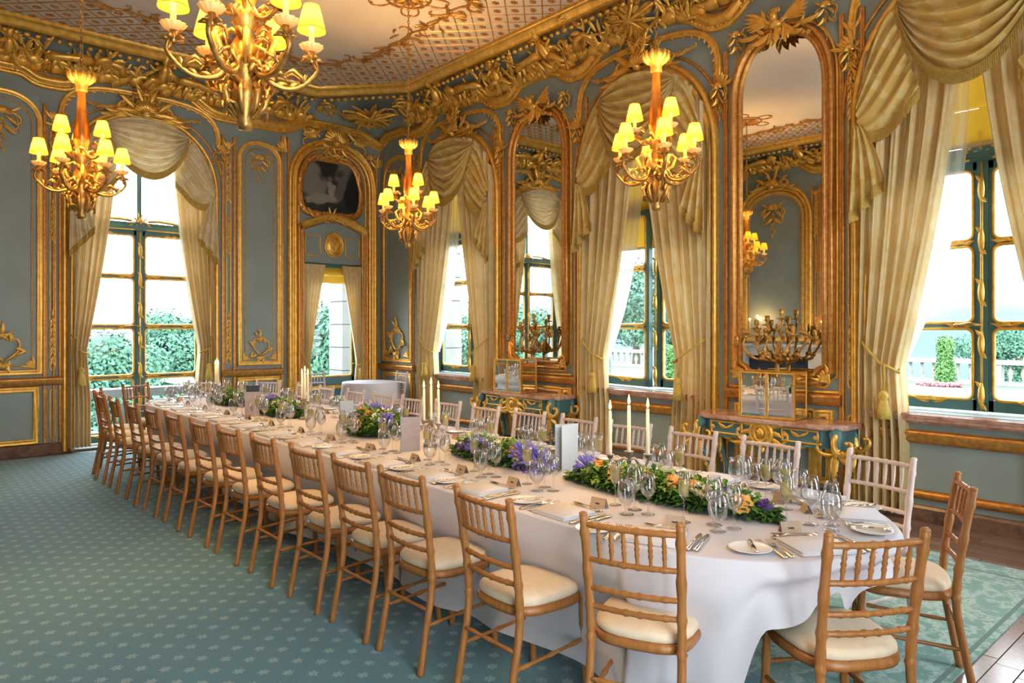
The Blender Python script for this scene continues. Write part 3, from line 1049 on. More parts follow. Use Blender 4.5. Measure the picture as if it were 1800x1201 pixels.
def pilaster(parent, u, wd, v1=4.45, orn=True):
    for s in (-1, 1):
        mould(parent, [(u + s * wd / 2, .14), (u + s * wd / 2, v1)], [(q * .62, w * .8) for q, w in P_MID], mat='gold_dark', name='pilaster_moulding')
    if wd > .14:
        g = wd / 2 - .055
        mould(parent, roundrect(u - g, u + g, RAIL + .12, v1 - .25, min(.03, g * .9)), P_BEAD, True, 'gold', 'inner_bead')
        mould(parent, roundrect(u - g, u + g, .20, .82, min(.03, g * .9)), P_BEAD, True, 'gold', 'inner_bead')
        if orn:
            place(parent, 'husk_drop', u, RAIL + .50, .01, (.9, .9, .9)); place(parent, 'husk_drop', u, v1 - .62, .01, (1.1, 1.0, 1))
            place(parent, 'husk_drop', u, 2.95, .01, (.6, .7, .7))
        place(parent, 'corner_spray', u, v1 - .2, .01, .55, rot=pi / 4)

def wave(parent, u0, u1, humps, base=4.76, name='cornice_moulding'):
    """undulating lower cornice: rises over every bay"""
    path = []
    n = int((u1 - u0) / .045)
    for i in range(n + 1):
        u = u0 + (u1 - u0) * i / n
        v = base
        for (c, h, a) in humps:
            t = abs(u - c) / h
            if t < 1:
                k = 1 if t < .45 else .5 + .5 * cos(pi * (t - .45) / .55)
                v = max(v, base + a * k + .03 * (1 - min(1, t / .3)) * a)
        path.append((u, v))
    mould(parent, path, [(-.10, 0), (-.095, .02), (-.07, .045), (-.05, .025), (-.03, .025), (-.015, .065), (.03, .085), (.045, .05), (.06, .05), (.08, .02), (.085, 0)], name=name)
    mb = MB()
    for i in range(0, n, 1):
        (a, b), (c, d) = path[i], path[i + 1]
        an = atan2(d - b, c - a)
        mb.ell(((a + c) / 2 + sin(an) * .058, (b + d) / 2 - cos(an) * .058, .04), (.016, .016, .018), 5, 3)
    o = mb.build('cornice_beading', M['gold'], parent); o['kind'] = 'stuff'
    # blue fascia above the wave
    mould(parent, [(a, b + .12) for a, b in path], P_FINE, mat='gold_dark', name='fillet_moulding')

wr_ = WALL['right']; wb_ = WALL['back']; wl_ = WALL['left']; wn_ = WALL['near']
U = lambda Y: YB - Y
def window_bay(parent, c, h, vs, vt, v0, crest=True):
    path = archpath(c, h + .05, v0, vs, vt + .05, 2.1, 30)
    mould(parent, path, P_ARCH, name='arch_moulding')
    path = archpath(c, h + .20, v0, vs - .02, vt + .17, 2.2, 30)
    mould(parent, [p for p in path if p[1] > 1.0 or True], P_FINE, mat='gold_dark', name='outer_bead')
    # raised spandrel hood with a leafy edge
    hood = archpath(c, h + .12, vs + .62, vs + .70, vt + .34, 3.2, 20)[1:-1]
    mould(parent, hood, P_MID, name='hood_moulding')
    mb = MB()
    for i in range(len(hood) - 1):
        (a, b), (e, d) = hood[i], hood[i + 1]
        an = atan2(d - b, e - a)
        mb.leaf((a + e) / 2, (b + d) / 2, an - 1.0, .075, .04, .4, .02, 1, .3, 4)
    mb.build('leaf_edging', M['gold'], parent)['kind'] = 'stuff'
    for s in (-1, 1):
        place(parent, 'corner_spray', c + s * (h + .10), vs + .62, .02, .75, rot=pi / 2 if s < 0 else 0, sx=1 if s > 0 else 1)
        place(parent, 'palm_drop', c + s * (h + .13), vs + .48, .02, (.38, .55, .8))
        place(parent, 'flower_garland', c + s * .42, vt + .21, .03, (.62, .62, .8), rot=-s * .32)
    if crest:
        place(parent, 'crest_ornament', c, vt + .10, .06, 1.0)
        place(parent, 'trophy_relief', c, vt + .33, .05, (.62, .66, 1))

# right wall ------------------------------------------------------
for k, o in enumerate(OPS_R):
    window_bay(wr_, o['c'], o['h'], o['vs'], o['vt'], .02)
panel(wr_, .10, .96, RAIL + .12, 4.45)
dado(wr_, .12, .94)
pilaster(wr_, 1.08, .13, 4.4, False)
for (c, w_) in ((3.14, .18), (4.74, .12), (6.66, .12), (7.98, .18), (9.98, .16)):
    pilaster(wr_, c, w_, 4.42, w_ > .15)
for o in OPS_R:
    c, h = o['c'], o['h'] - .02
    hbar(wr_, c - h - .02, c + h + .02, .70, name='apron_rail')
    hbar(wr_, c - h - .02, c + h + .02, .22, [(-.04, 0), (-.03, .03), (0, .045), (.03, .03), (.04, 0)], name='apron_rail')
    pb = MB().sweep([(c - h, .46), (c + h, .46)], [(-.20, .004), (.20, .004)]); pb.build('field_panel', M['wall_light'], wr_, smooth=False)
    sb = MB()
    sb.box(c - h - .03, c + h + .03, .835, .895, -.36, .07)
    sb.sweep([(c - h - .03, .86), (c + h + .03, .86)], [(-.05, .0), (-.05, .03), (-.03, .05), (-.01, .05), (.0, .08), (.028, .085), (.036, .05)])
    lbl_part(sb.build('window_sill', M['marble'], wr_, smooth=False), 'rose marble window sill')
for (u0, u1) in ((0, 1.05), (3.27, 4.66), (6.74, 7.89), (10.1, 11.3)):
    hbar(wr_, u0, u1, RAIL)
for (u0, u1) in ((3.40, 4.52), (6.86, 7.78)):
    dado(wr_, u0 + .16, u1 - .16, .17, .82); dado(wr_, u0, u0 + .11, .2, .82); dado(wr_, u1 - .11, u1, .2, .82)
wave(wr_, 0, 11.3, [(2.20, .95, .22), (3.95, .62, .17), (5.66, .98, .26), (7.31, .60, .20), (8.91, .95, .27), (.5, .5, .12)])

# the two tall looking glasses
def looking_glass(u, label, h, v0=1.16, vt=4.42):
    o = thing('looking_glass', label, 'mirror', mx=WM['right'] @ Matrix.Translation((u, 0, 0)))
    o['group'] = 'looking glasses between the windows'
    r = .10
    # glass with scooped lower corners
    def outline(hh, b, t, n=22):
        p = [(-hh + r, b), (-hh + r * .75, b + r * .62), (-hh, b + r)] + archpath(0, hh, b, t - .62, t, 2.25, n)[1:-1] + [(hh, b + r), (hh - r * .75, b + r * .62), (hh - r, b)]
        return p
    gl = outline(h, v0, vt)
    vs = [(a, b, .022) for a, b in gl]
    MB().add(vs, [tuple(range(len(vs)))[::-1]]).build('mirror_glass', M['mirror'], o, smooth=False)
    mould(o, outline(h + .035, v0 - .035, vt + .035), [(q * .85, w) for q, w in P_ARCH], True, 'gold_dark', 'gilt_frame')
    mould(o, outline(h + .105, v0 - .10, vt + .10), P_FINE, True, 'gold', 'outer_bead')
    place(o, 'bust_crest', .0, vt + .05, .06, .95)
    for s in (-1, 1):
        place(o, 'corner_spray', s * (h + .06), v0 - .06, .05, .6, rot=0, sx=-s)
        place(o, 'palm_drop', s * (h + .02), vt - .02, .03, (.4, .5, .8))
    mb = MB()
    mb.sweep([(-h - .12, v0 - .145), (h + .12, v0 - .145)], P_FINE)
    mb.build('lower_fillet', M['gold'], o)
    return o
looking_glass(U(6.75), 'arched gilt looking glass reflecting the tall garden window', .48)
looking_glass(U(3.385), 'arched gilt looking glass reflecting ceiling, panelled wall and chandelier', .43)

# back wall ------------------------------------------------------
o = OPS_B[0]
window_bay(wb_, o['c'], o['h'], o['vs'], o['vt'], .02)
place(wb_, 'rocaille_wreath', o['c'] + .02, o['vt'] + .18, .07, .55)
mb = MB(); mb.sweep([(o['c'] + .17 * cos(q * pi / 8), o['vt'] + .19 + .18 * sin(q * pi / 8)) for q in range(16)], P_MID, True); mb.build('oval_cartouche', M['gold_dark'], wb_)
panel(wb_, -.55, .45, RAIL + .10, 4.52); panel(wb_, .72, 1.50, RAIL + .10, 4.52)
dado(wb_, .72, 1.46); dado(wb_, -.5, .45)
pilaster(wb_, .585, .13, 4.5, False)
pilaster(wb_, 1.64, .17, 4.45); pilaster(wb_, 3.86, .17, 4.45)
panel(wb_, 4.02, 4.64, RAIL + .12, 4.42); dado(wb_, 4.02, 4.62)
pilaster(wb_, 4.735, .10, 4.6, False)
hbar(wb_, XL, 1.75, RAIL - .02); hbar(wb_, 3.76, 4.69, RAIL - .02)
wave(wb_, XL, 6.46, [(2.72, 1.02, .24), (1.1, .42, .10), (.0, .5, .22), (5.56, .9, .17)], 4.74)

# garden door bay: gilt arch, overdoor painting, panelled head
mould(wb_, archpath(5.56, .72, .02, 3.85, 4.60, 2.4, 28), [(q * 1.15, w * 1.15) for q, w in P_ARCH], name='arch_moulding')
mould(wb_, archpath(5.56, .60, .02, 3.9, 4.49, 2.4, 28), P_FINE, name='inner_bead')
place(wb_, 'scallop_shell', 5.57, 4.66, .05, .92)
place(wb_, 'palm_drop', 6.22, 4.28, .02, (.5, .8, .8))
for s in (-1, 1):
    place(wb_, 'corner_spray', 5.56 + s * .80, 4.35, .02, .9, sx=s)
op = [(4.98, .05), (4.98, 3.12)] + [(4.98 + 1.15 * k / 16, 3.20 + .17 * sin(pi * k / 16) ** 1.3 + (.03 if 0 < k < 16 else 0)) for k in range(17)] + [(6.13, 3.12), (6.13, .05)]
mould(wb_, op, [(q * .9, w * 1.1) for q, w in P_ARCH], mat='gold_dark', name='door_architrave')
mould(wb_, op[2:19], [(-.05, .02), (-.03, .09), (.0, .11), (.03, .13), (.06, .12), (.07, .02)], name='overdoor_cornice')
for (u0, u1) in ((5.07, 5.33), (5.78, 6.04)):
    mould(wb_, roundrect(u0, u1, 2.78, 3.10, .04), P_BEAD, True, name='inner_bead')
def medal(m):
    m.sweep([(.16 * cos(q * pi / 12), .19 * sin(q * pi / 12) - .02 * abs(cos(q * pi / 12))) for q in range(24)], P_MID, True)
    m.ell((0, 0, 0), (.155, .18, .03), 14, 6)
    for k in range(8):
        m.leaf(0, -.12 + .03 * (k // 2), pi / 2 + (.6 if k % 2 else -.6), .14, .045, .5 if k % 2 else -.5, .025)
    m.bloom(0, .06, .05, .03)
O['shield_medallion'] = orn('shield_medallion', medal)
place(wb_, 'shield_medallion', 5.57, 2.97, .01, .92)
# corner panel next to it stays plain on the back wall
mould(wb_, [(6.36, .12), (6.36, 4.5)], P_MID, mat='gold_dark', name='pilaster_moulding')

ov = thing('overdoor_painting', 'dark overdoor landscape painting in carved gilt frame above the garden door', 'painting', mx=WM['back'] @ Matrix.Translation((5.52, 3.90, 0)))
fp = []
for k in range(44):
    a = 2 * pi * k / 44
    x_ = .54 * (abs(cos(a)) ** .55) * (1 if cos(a) > 0 else -1); y_ = .47 * (abs(sin(a)) ** .6) * (1 if sin(a) > 0 else -1)
    if y_ > 0: x_ *= 1 - .22 * (y_ / .47)
    y_ += .03 * sin(3 * a)
    fp.append((x_, y_))
cv = MB().add([(a, b, .02) for a, b in fp], [tuple(range(len(fp)))]).build('canvas', M['canvas'], ov, smooth=False)
fr = MB().sweep(fp, [(-.07, .0), (-.065, .035), (-.03, .06), (.0, .045), (.02, .055), (.04, .02)], True)
for k in range(0, 44):
    a, b = fp[k]
    an = atan2(b, a)
    fr.leaf(a, b, an + (1.3 if k % 2 else -1.3), .12, .05, .6 if k % 2 else -.6, .045)
    if k % 2 == 0: fr.bloom(a * 1.05, b * 1.06, .024, .045)
fr.build('gilt_frame', M['gold_dark'], ov)
place(ov, 'crest_ornament', .08, .50, .03, (.55, .5, .7)); place(ov, 'crest_ornament', -.02, -.53, .05, (.5, .6, .8))

# left and near walls: same panelling, chimneypiece on the left
for (u0, u1) in ((.5, 1.5), (1.8, 2.9), (3.2, 4.2), (4.5, 5.7), (6.0, 6.9), (9.35, 10.2), (10.4, 11.1)):
    panel(wl_, u0, u1, RAIL + .1, 4.45); dado(wl_, u0, u1); pilaster(wl_, u1 + .14, .13, 4.42, False)
panel(wl_, 7.42, 8.70, 1.36, 4.40, head=True, foot=False)
mould(wl_, archpath(8.06, .76, 1.3, 3.8, 4.52, 2.3, 24), P_ARCH, name='arch_moulding')
place(wl_, 'crest_ornament', 8.06, 4.55, .05, 1.0)
pilaster(wl_, 7.16, .16, 4.42); pilaster(wl_, 8.98, .16, 4.42)
hbar(wl_, 0, 7.0, RAIL); hbar(wl_, 9.1, 11.3, RAIL)
wave(wl_, 0, 11.3, [(8.06, .95, .24), (5.2, .6, .15), (3.8, .6, .15), (2.4, .6, .15), (10, .6, .15), (1.0, .6, .15), (6.45, .5, .12)])
wave(wn_, 0, 7.49, [(2.16, 1.0, .24), (5.7, 1.0, .24), (4.0, .6, .12)])
for o in OPS_L:
    window_bay(wl_, o['c'], o['h'], o['vs'], o['vt'], .02, False)
for o in OPS_N_ADDED:
    window_bay(wn_, o['c'], o['h'], o['vs'], o['vt'], .02, False)
panel(wn_, 3.5, 4.4, RAIL + .1, 4.4); dado(wn_, 3.5, 4.4)

# frieze reliefs on the cove (tilted with it)
def frieze(wall, items):
    for (u, key, sx) in items:
        place(wall, key, u, 5.045, .13, (1.0, 1.12, 1.0), sx=sx, tilt=radians(40))
frieze(wr_, [(1.75, 'putto_relief', 1), (2.85, 'hound_relief', 1), (3.85, 'hound_relief', -1), (4.62, 'putto_relief', -1), (6.75, 'putto_relief', 1), (7.7, 'hound_relief', 1), (8.9, 'putto_relief', -1), (10.1, 'hound_relief', -1)])
frieze(wb_, [(-.2, 'putto_relief', 1), (.75, 'putto_relief', -1), (1.65, 'hound_relief', -1), (2.6, 'putto_relief', 1), (3.5, 'hound_relief', 1), (4.3, 'putto_relief', -1)])
frieze(wl_, [(1.4 + 1.42 * k, ('putto_relief', 'hound_relief')[k % 2], 1 if k % 3 else -1) for k in range(7)])
frieze(wn_, [(1.5 + 1.42 * k, ('putto_relief', 'hound_relief')[k % 2], 1 if k % 3 else -1) for k in range(4)])
place(wr_, 'trophy_relief', 5.62, 5.08, .16, (1.3, 1.2, 1), tilt=radians(40))
# carved band right under the ceiling edge over the middle window, breaking the straight moulding
for s in (-1, 1):
    place(wr_, 'scallop_shell', 5.62 + s * .78, 5.27, .40, (.42, .36, .8), tilt=radians(40), sx=s)
cb = MB()
for s in (-1, 1):
    cb.scroll(0, -.24, 0 if s > 0 else pi, .80, s * 4.2, .028, 22)
    cb.scroll(s * .50, -.06, 1.2 if s > 0 else pi - 1.2, .46, s * 3.6, .024, 18)
O['scroll_border'] = (lambda me: (me.materials.append(M['gold']), me)[1])(cb.mesh('scroll_border'))
place(wr_, 'scroll_border', 5.62, 5.12, .20, 1.0, tilt=radians(40))

# corner pendentive: trophy in a scrolled border
def corner_frame(wx, wy, cx_, cy_):
    u = Vector((cx_[0] - wx[0], cx_[1] - wx[1], 0)).normalized()
    up = Vector((0, 0, 1))
    return u
a3 = Vector((CI[2][0], CI[2][1], ZC)); b3 = Vector((CI[1][0], CI[1][1], ZC)); c3 = Vector((XR, YB, ZCOVE))
mid = (a3 + b3) / 2
ux = (b3 - a3).normalized(); vy = (mid - c3); vy = (vy - ux * vy.dot(ux)).normalized(); wz = ux.cross(vy)
cm = Matrix((ux, vy, wz)).transposed().to_4x4(); cm.translation = c3.lerp(mid, .56) + wz * .10
pc = link('trophy_relief', O['trophy_relief'], CEIL, mx=cm @ Matrix.Diagonal((1.5, 1.2, 1, 1)))
pc = link('scroll_border', O['scroll_border'], CEIL, mx=cm @ Matrix.Translation((0, -.05, -.02)) @ Matrix.Diagonal((.85, .95, 1, 1)))
for s in (-1, 1):
    link('palm_drop', O['palm_drop'], CEIL, mx=cm @ Matrix.Translation((s * .58, .22, 0)) @ Matrix.Rotation(-s * .9, 4, 'Z') @ Matrix.Diagonal((.7, .7, 1, 1)))

# rocaille border between trellis and the plain middle of the ceiling
rng = random.Random(11)
def ceil_scrolls(pth, step, nm):
    mb = MB()
    n = len(pth)
    for i in range(n):
        a, b = Vector(pth[i]), Vector(pth[(i + 1) % n])
        L = (b - a).length; d = (b - a).normalized()
        an = atan2(d.y, d.x)
        k = max(1, int(L / step))
        mb.tube([(*(a + d * (L * q / (3 * k)) + Vector((-d.y, d.x)) * (.05 * sin(q * 2.1))), .012) for q in range(3 * k + 1)], .013, 5)
        for q in range(k):
            p = a + d * ((q + .5) * L / k)
            for s in (1, -1):
                mb.scroll(p.x, p.y, an + (0 if s > 0 else pi) + rng.uniform(-.5, .5), rng.uniform(.3, .5), rng.choice((1, -1)) * rng.uniform(3, 4.2), .017, 14, 5)
                mb.leaf(p.x, p.y, an + rng.uniform(-3, 3), rng.uniform(.12, .26), .05, rng.uniform(-1, 1), .005)
                mb.leaf(p.x + rng.uniform(-.2, .2), p.y + rng.uniform(-.2, .2), rng.uniform(0, 6), .15, .04, rng.uniform(-1, 1), .005)
            mb.bloom(p.x, p.y, .03, .005)
    o = mb.build(nm, M['gold_dark'], CEIL); o.matrix_local = CM
BND = inset_poly(CI, sg * 1.0)
ceil_scrolls(BND, .42, 'rocaille_border')
# rose round each chandelier chain
CH = [(1.24, 6.76), (1.24, 3.23), (4.44, 6.76), (4.44, 3.34)]
mb = MB()
for (x, y) in CH:
    for r_ in (.16, .25):
        mb.tube([(x + r_ * cos(q * pi / 14), y + r_ * sin(q * pi / 14), .012) for q in range(29)], .014, 5)
    for k in range(10):
        a = 2 * pi * k / 10
        mb.leaf(x + .05 * cos(a), y + .05 * sin(a), a, .17, .06, .3, .005)
        mb.scroll(x + .27 * cos(a), y + .27 * sin(a), a, .34, 3.6 * (1 if k % 2 else -1), .014, 12, 5)
o = mb.build('ceiling_roses', M['gold_dark'], CEIL); o.matrix_local = CM

# skirtings
for nm, L, gaps, x0 in (('right', 11.3, [], 0), ('back', XR, [(1.85, 3.59), (5.0, 6.1)], XL), ('left', 11.3, [(7.3, 8.8)], 0), ('near', 7.49, [(1.45, 2.75), (4.75, 6.65)], 0)):
    mb = MB(); x = x0
    for (a, b) in gaps + [(L, L)]:
        if a > x: mb.sweep([(x, .07), (a, .07)], [(-.084, .0), (-.084, .035), (.04, .035), (.06, .02), (.065, 0)])
        x = b
    o = mb.build('baseboard_' + nm, M['skirt'], smooth=False)
    o.matrix_world = WM[nm]; tag(o, kind='structure')
# ---------------------------------------------------------------- windows
def beam(mb, u0, u1, v0, v1, w0, w1):
    mb.box(u0, u1, v0, v1, w0, w1)
def glazing(wall, name, c, h, v0, vs, vt, p, rails, tran, open_leaf=None, wd=-.30, rod=True):
    root = D.objects.new(name, None); COL.objects.link(root)
    root.matrix_world = WM[wall] @ Matrix.Translation((c, 0, 0))
    tag(root, kind='structure')
    T = .045
    # outer frame following the arch
    MB().sweep(archpath(0, h - .03, v0, vs, vt - .03, p, 26), [(-.035, wd - T), (-.035, wd + T), (.035, wd + T), (.035, wd - T)]).build('outer_frame', M['teal'], root, smooth=False)
    mb = MB()
    beam(mb, -h, h, tran - .055, tran + .055, wd - .05, wd + .06)
    mb.sweep([(-h, tran), (h, tran)], [(-.06, wd), (-.055, wd + .085), (-.02, wd + .07), (.02, wd + .07), (.055, wd + .095), (.06, wd)])
    mb.build('transom', M['teal'], root, smooth=False)
    for s in (-1, 1):
        sw = [(s * .10, tran + .085), (s * .25, tran + .10), (s * .45, tran + .085), (s * .65, tran + .045), (s * (h - .06), tran + .02)]
        MB().sweep(sw, [(-.02, wd + .03), (-.015, wd + .06), (0, wd + .075), (.015, wd + .06), (.02, wd + .03)]).build('gilt_moulding', M['gold'], root)
        MB().sweep([(s * .08, tran - .045), (s * (h - .06), tran - .05)], [(-.01, wd + .08), (0, wd + .10), (.01, wd + .08)]).build('gilt_moulding', M['gold'], root)
    place(root, 'crest_ornament', 0, tran + .06, wd + .06, (.26, .42, .5))
    # fanlight
    mb = MB(); beam(mb, -.03, .03, tran, vt - .02, wd - .03, wd + .03); mb.build('fanlight_bar', M['teal'], root, smooth=False)
    fp_ = archpath(0, h - .06, tran + .05, max(vs, tran + .1), vt - .06, p, 20)
    MB().add([(a, b, wd) for a, b in fp_], [tuple(range(len(fp_)))]).build('fanlight_pane', M['pane'], root, smooth=False)
    # two leaves
    for s in (-1, 1):
        leaf = D.objects.new('casement', None); COL.objects.link(leaf); leaf.parent = root
        KIDS.setdefault(root.name, []).append(leaf)
        a, b = (-h + .05, -.012) if s < 0 else (.012, h - .05)
        rot = 0.0
        if open_leaf and open_leaf[0] == s:
            hinge = a if s < 0 else b
            rot = open_leaf[1]
            leaf.matrix_local = Matrix.Translation((hinge, 0, wd)) @ Matrix.Rotation(rot, 4, 'Y') @ Matrix.Translation((-hinge, 0, -wd))
        st = .06
        mb = MB()
        beam(mb, a, a + st, v0 + .02, tran - .05, wd - .025, wd + .03)
        beam(mb, b - st, b, v0 + .02, tran - .05, wd - .025, wd + .03)
        levels = [v0 + .02] + rails + [tran - .05]
        beam(mb, a, b, levels[0], levels[0] + .09, wd - .025, wd + .03)
        beam(mb, a, b, levels[-1] - .07, levels[-1], wd - .025, wd + .03)
        for r in rails:
            # waisted glazing bar
            mb.add([(a + st, r - .05, wd + .026), (a + st + .10, r - .022, wd + .026), (b - st - .10, r - .022, wd + .026), (b - st, r - .05, wd + .026),
                    (b - st, r + .05, wd + .026), (b - st - .10, r + .022, wd + .026), (a + st + .10, r + .022, wd + .026), (a + st, r + .05, wd + .026),
                    (a + st, r - .05, wd - .02), (a + st + .10, r - .022, wd - .02), (b - st - .10, r - .022, wd - .02), (b - st, r - .05, wd - .02),
                    (b - st, r + .05, wd - .02), (b - st - .10, r + .022, wd - .02), (a + st + .10, r + .022, wd - .02), (a + st, r + .05, wd - .02)],
                   [(0, 1, 6, 7), (1, 2, 5, 6), (2, 3, 4, 5), (8, 15, 14, 9), (9, 14, 13, 10), (10, 13, 12, 11),
                    (0, 8, 9, 1), (1, 9, 10, 2), (2, 10, 11, 3), (7, 6, 14, 15), (6, 5, 13, 14), (5, 4, 12, 13)])
        mb.build('casement_frame', M['teal'], leaf, smooth=False)
        for i in range(len(levels) - 1):
            y0 = levels[i] + (.09 if i == 0 else .024); y1 = levels[i + 1] - (.024 if i < len(levels) - 2 else .07)
            MB().sweep(roundrect(a + st, b - st, y0, y1, .055, 4), [(-.014, wd + .02), (-.012, wd + .036), (0, wd + .044), (.012, wd + .036), (.016, wd + .01)], True).build('gilt_bead', M['gold'], leaf)
            MB().add([(a + st - .02, y0 - .03, wd), (b - st + .02, y0 - .03, wd), (b - st + .02, y1 + .03, wd), (a + st - .02, y1 + .03, wd)], [(0, 1, 2, 3)]).build('pane', M['pane'], leaf, smooth=False)
        for r in rails:
            for q in (.2, .8):
                place(leaf, 'rail_cartouche', a + (b - a) * q, r, wd + .028, (.95, 1.0, 1), rot=(pi / 2 if q > .5 else -pi / 2) * 0)
        place(leaf, 'rail_cartouche', (a + b) / 2, levels[-1] - .06, wd + .028, (1.1, 1.0, 1), rot=pi)
        place(leaf, 'rail_cartouche', (a + b) / 2, levels[0] + .07, wd + .028, (1.3, 1.1, 1))
    if rod:
        mb = MB()
        beam(mb, -.04, .04, v0 + .02, tran - .05, wd + .028, wd + .05)
        mb.build('meeting_stile', M['teal'], root, smooth=False)
        rb = MB(); rb.tube([(0, v0 + .03, wd + .07), (0, tran - .06, wd + .07)], .011, 8)
        v = v0 + .15
        while v < tran - .1:
            rb.tube([(0, v - .11, wd + .07), (0, v - .05, wd + .078), (0, v, wd + .08), (0, v + .05, wd + .078), (0, v + .11, wd + .07)], [.009, .022, .026, .022, .009], 8)
            for q in (-.06, .06):
                rb.leaf(0, v + q, pi / 2 + (.5 if q > 0 else -2.6), .07, .03, .4, wd + .085, 2, .3, 5)
            v += .42
        rb.build('espagnolette_rod', M['gold'], root)
        hb = MB(); hb.tube([(.0, 1.62, wd + .085), (-.08, 1.635, wd + .10), (-.17, 1.62, wd + .09)], [.012, .016, .012], 7); hb.ell((-.18, 1.62, wd + .09), .02, 8, 6)
        hb.build('window_handle', M['bronze'], root)
    return root

RL = [1.62, 2.30]
for k, o in enumerate(OPS_R):
    glazing('right', 'window_%d' % (k + 1), o['c'], o['h'], .90, o['vs'], o['vt'], o['p'], RL, 3.02, open_leaf=((-1, -.16) if k == 1 else None))
o = OPS_B[0]
glazing('back', 'window_4', o['c'], o['h'], .02, o['vs'], o['vt'], o['p'], [.92, 1.62, 2.32], 3.02)
for k, o in enumerate(OPS_N_ADDED):  # glazing of the added light openings behind the camera
    glazing('near', 'window_%d' % (k + 5), o['c'], o['h'], .02, o['vs'], o['vt'], o['p'], [.92, 1.62, 2.32], 3.02, rod=False)

for k, o in enumerate(OPS_L):
    glazing('left', 'window_6', o['c'], o['h'], .02, o['vs'], o['vt'], o['p'], [.92, 1.62, 2.32], 3.02, rod=False)

# garden door, glazed above a panelled foot
dr = D.objects.new('door_1', None); COL.objects.link(dr); dr.matrix_world = WM['back'] @ Matrix.Translation((5.55, 0, 0)); tag(dr, kind='structure')
mb = MB(); h = .54; wd = -.16
for (u0, u1, v0, v1) in ((-h, -h + .12, .02, 2.66), (h - .12, h, .02, 2.66), (-h, h, .02, .16), (-h, h, .66, .80), (-h, h, 2.54, 2.66), (-h + .1, h - .1, .1, .7)):
    mb.box(u0, u1, v0, v1, wd - .03 - (.02 if (v0, v1) == (.1, .7) else 0), wd + .03 - (.02 if (v0, v1) == (.1, .7) else 0))
mb.build('door_leaf', M['teal'], dr, smooth=False)
MB().sweep(rectpath(-.36, .36, .2, .62), [(q, w + wd + .01) for q, w in P_MID], True).build('gilt_moulding', M['gold'], dr)
MB().sweep(roundrect(-.42, .42, .80, 2.54, .05), [(q, w + wd + .025) for q, w in P_FINE], True).build('gilt_bead', M['gold'], dr)
MB().add([(-.44, .78, wd), (.44, .78, wd), (.44, 2.56, wd), (-.44, 2.56, wd)], [(0, 1, 2, 3)]).build('pane', M['pane'], dr, smooth=False)
hb = MB(); hb.tube([(.47, 1.0, wd + .03), (.47, 1.0, wd + .08), (.40, 1.0, wd + .085)], .010, 7); hb.build('door_handle', M['gold'], dr)

# ---------------------------------------------------------------- curtains
def curtain_fn(s, c, h, top, tie, bot, w, gather, gap, folds, seed, topfn=None, tin=.50):
    rg = random.Random(seed); ph = rg.uniform(0, 6)
    def fn(p, q):
        v0t = top
        v = bot + (top - bot) * (1 - q)
        if v > tie:
            k = (v - tie) / (top - tie)
            inner = gap + (tin - gap) * (1 - k) ** 1.6
            o_ = h - .01 * (1 - k) ** 2
            if o_ - inner < gather: o_ = inner + gather
        else:
            k = (tie - v) / (tie - bot)
            inner = tin - .05 * min(1, k * 2)
            o_ = h - .01
        wd_ = o_ - inner
        u = s * (o_ - wd_ * p)
        if topfn:
            lim = topfn(u)
            v = min(v, lim)
        dens = wd_ / h
        amp = .055 * (1 - .45 * abs(v - tie) / (top - tie) if v > tie else 1)
        amp = .045 + .025 * (1 - dens)
        nar = sin(2 * pi * folds * p + ph + .8 * sin(3 * q + seed))
        ww = w + amp * (nar * 1.0 + .35 * sin(2 * pi * folds * 2.3 * p + seed + 2 * q)) + (.05 * math.exp(-((v - tie) / .12) ** 2) * 0)
        return (c + u, v, ww + .02)
    return fn

def sheer_fn(s, c, h, top, bot, tin, seed, topfn):
    def fn(p, q):
        v = top + (bot - top) * q
        k = 1 - q
        inner = .02 + (tin + .02) * (1 - k) ** 3
        u = s * (h + (inner - h) * p)
        return (c + u, min(v, topfn(u)), -.05 + .03 * sin(2 * pi * 9 * p + seed) * (1 - .4 * q))
    return fn

def fringe_strip(mb, edge, drop, wofs=0.0, n=3):
    """a hanging fringe under an edge curve of (u,v,w) points"""
    vs = []; fs = []
    for i, p in enumerate(edge):
        z = .006 if i % 2 else -.006
        vs += [(p[0], p[1] + .02, p[2] + .012 + wofs), (p[0], p[1], p[2] + .02 + wofs + z), (p[0], p[1] - drop * (.94 if i % 2 else 1), p[2] + .014 + wofs + z)]
    m = len(edge)
    for i in range(m - 1):
        for j in range(2):
            fs.append((i * 3 + j, i * 3 + 3 + j, i * 3 + 4 + j, i * 3 + 1 + j))
    mb.add(vs, fs)

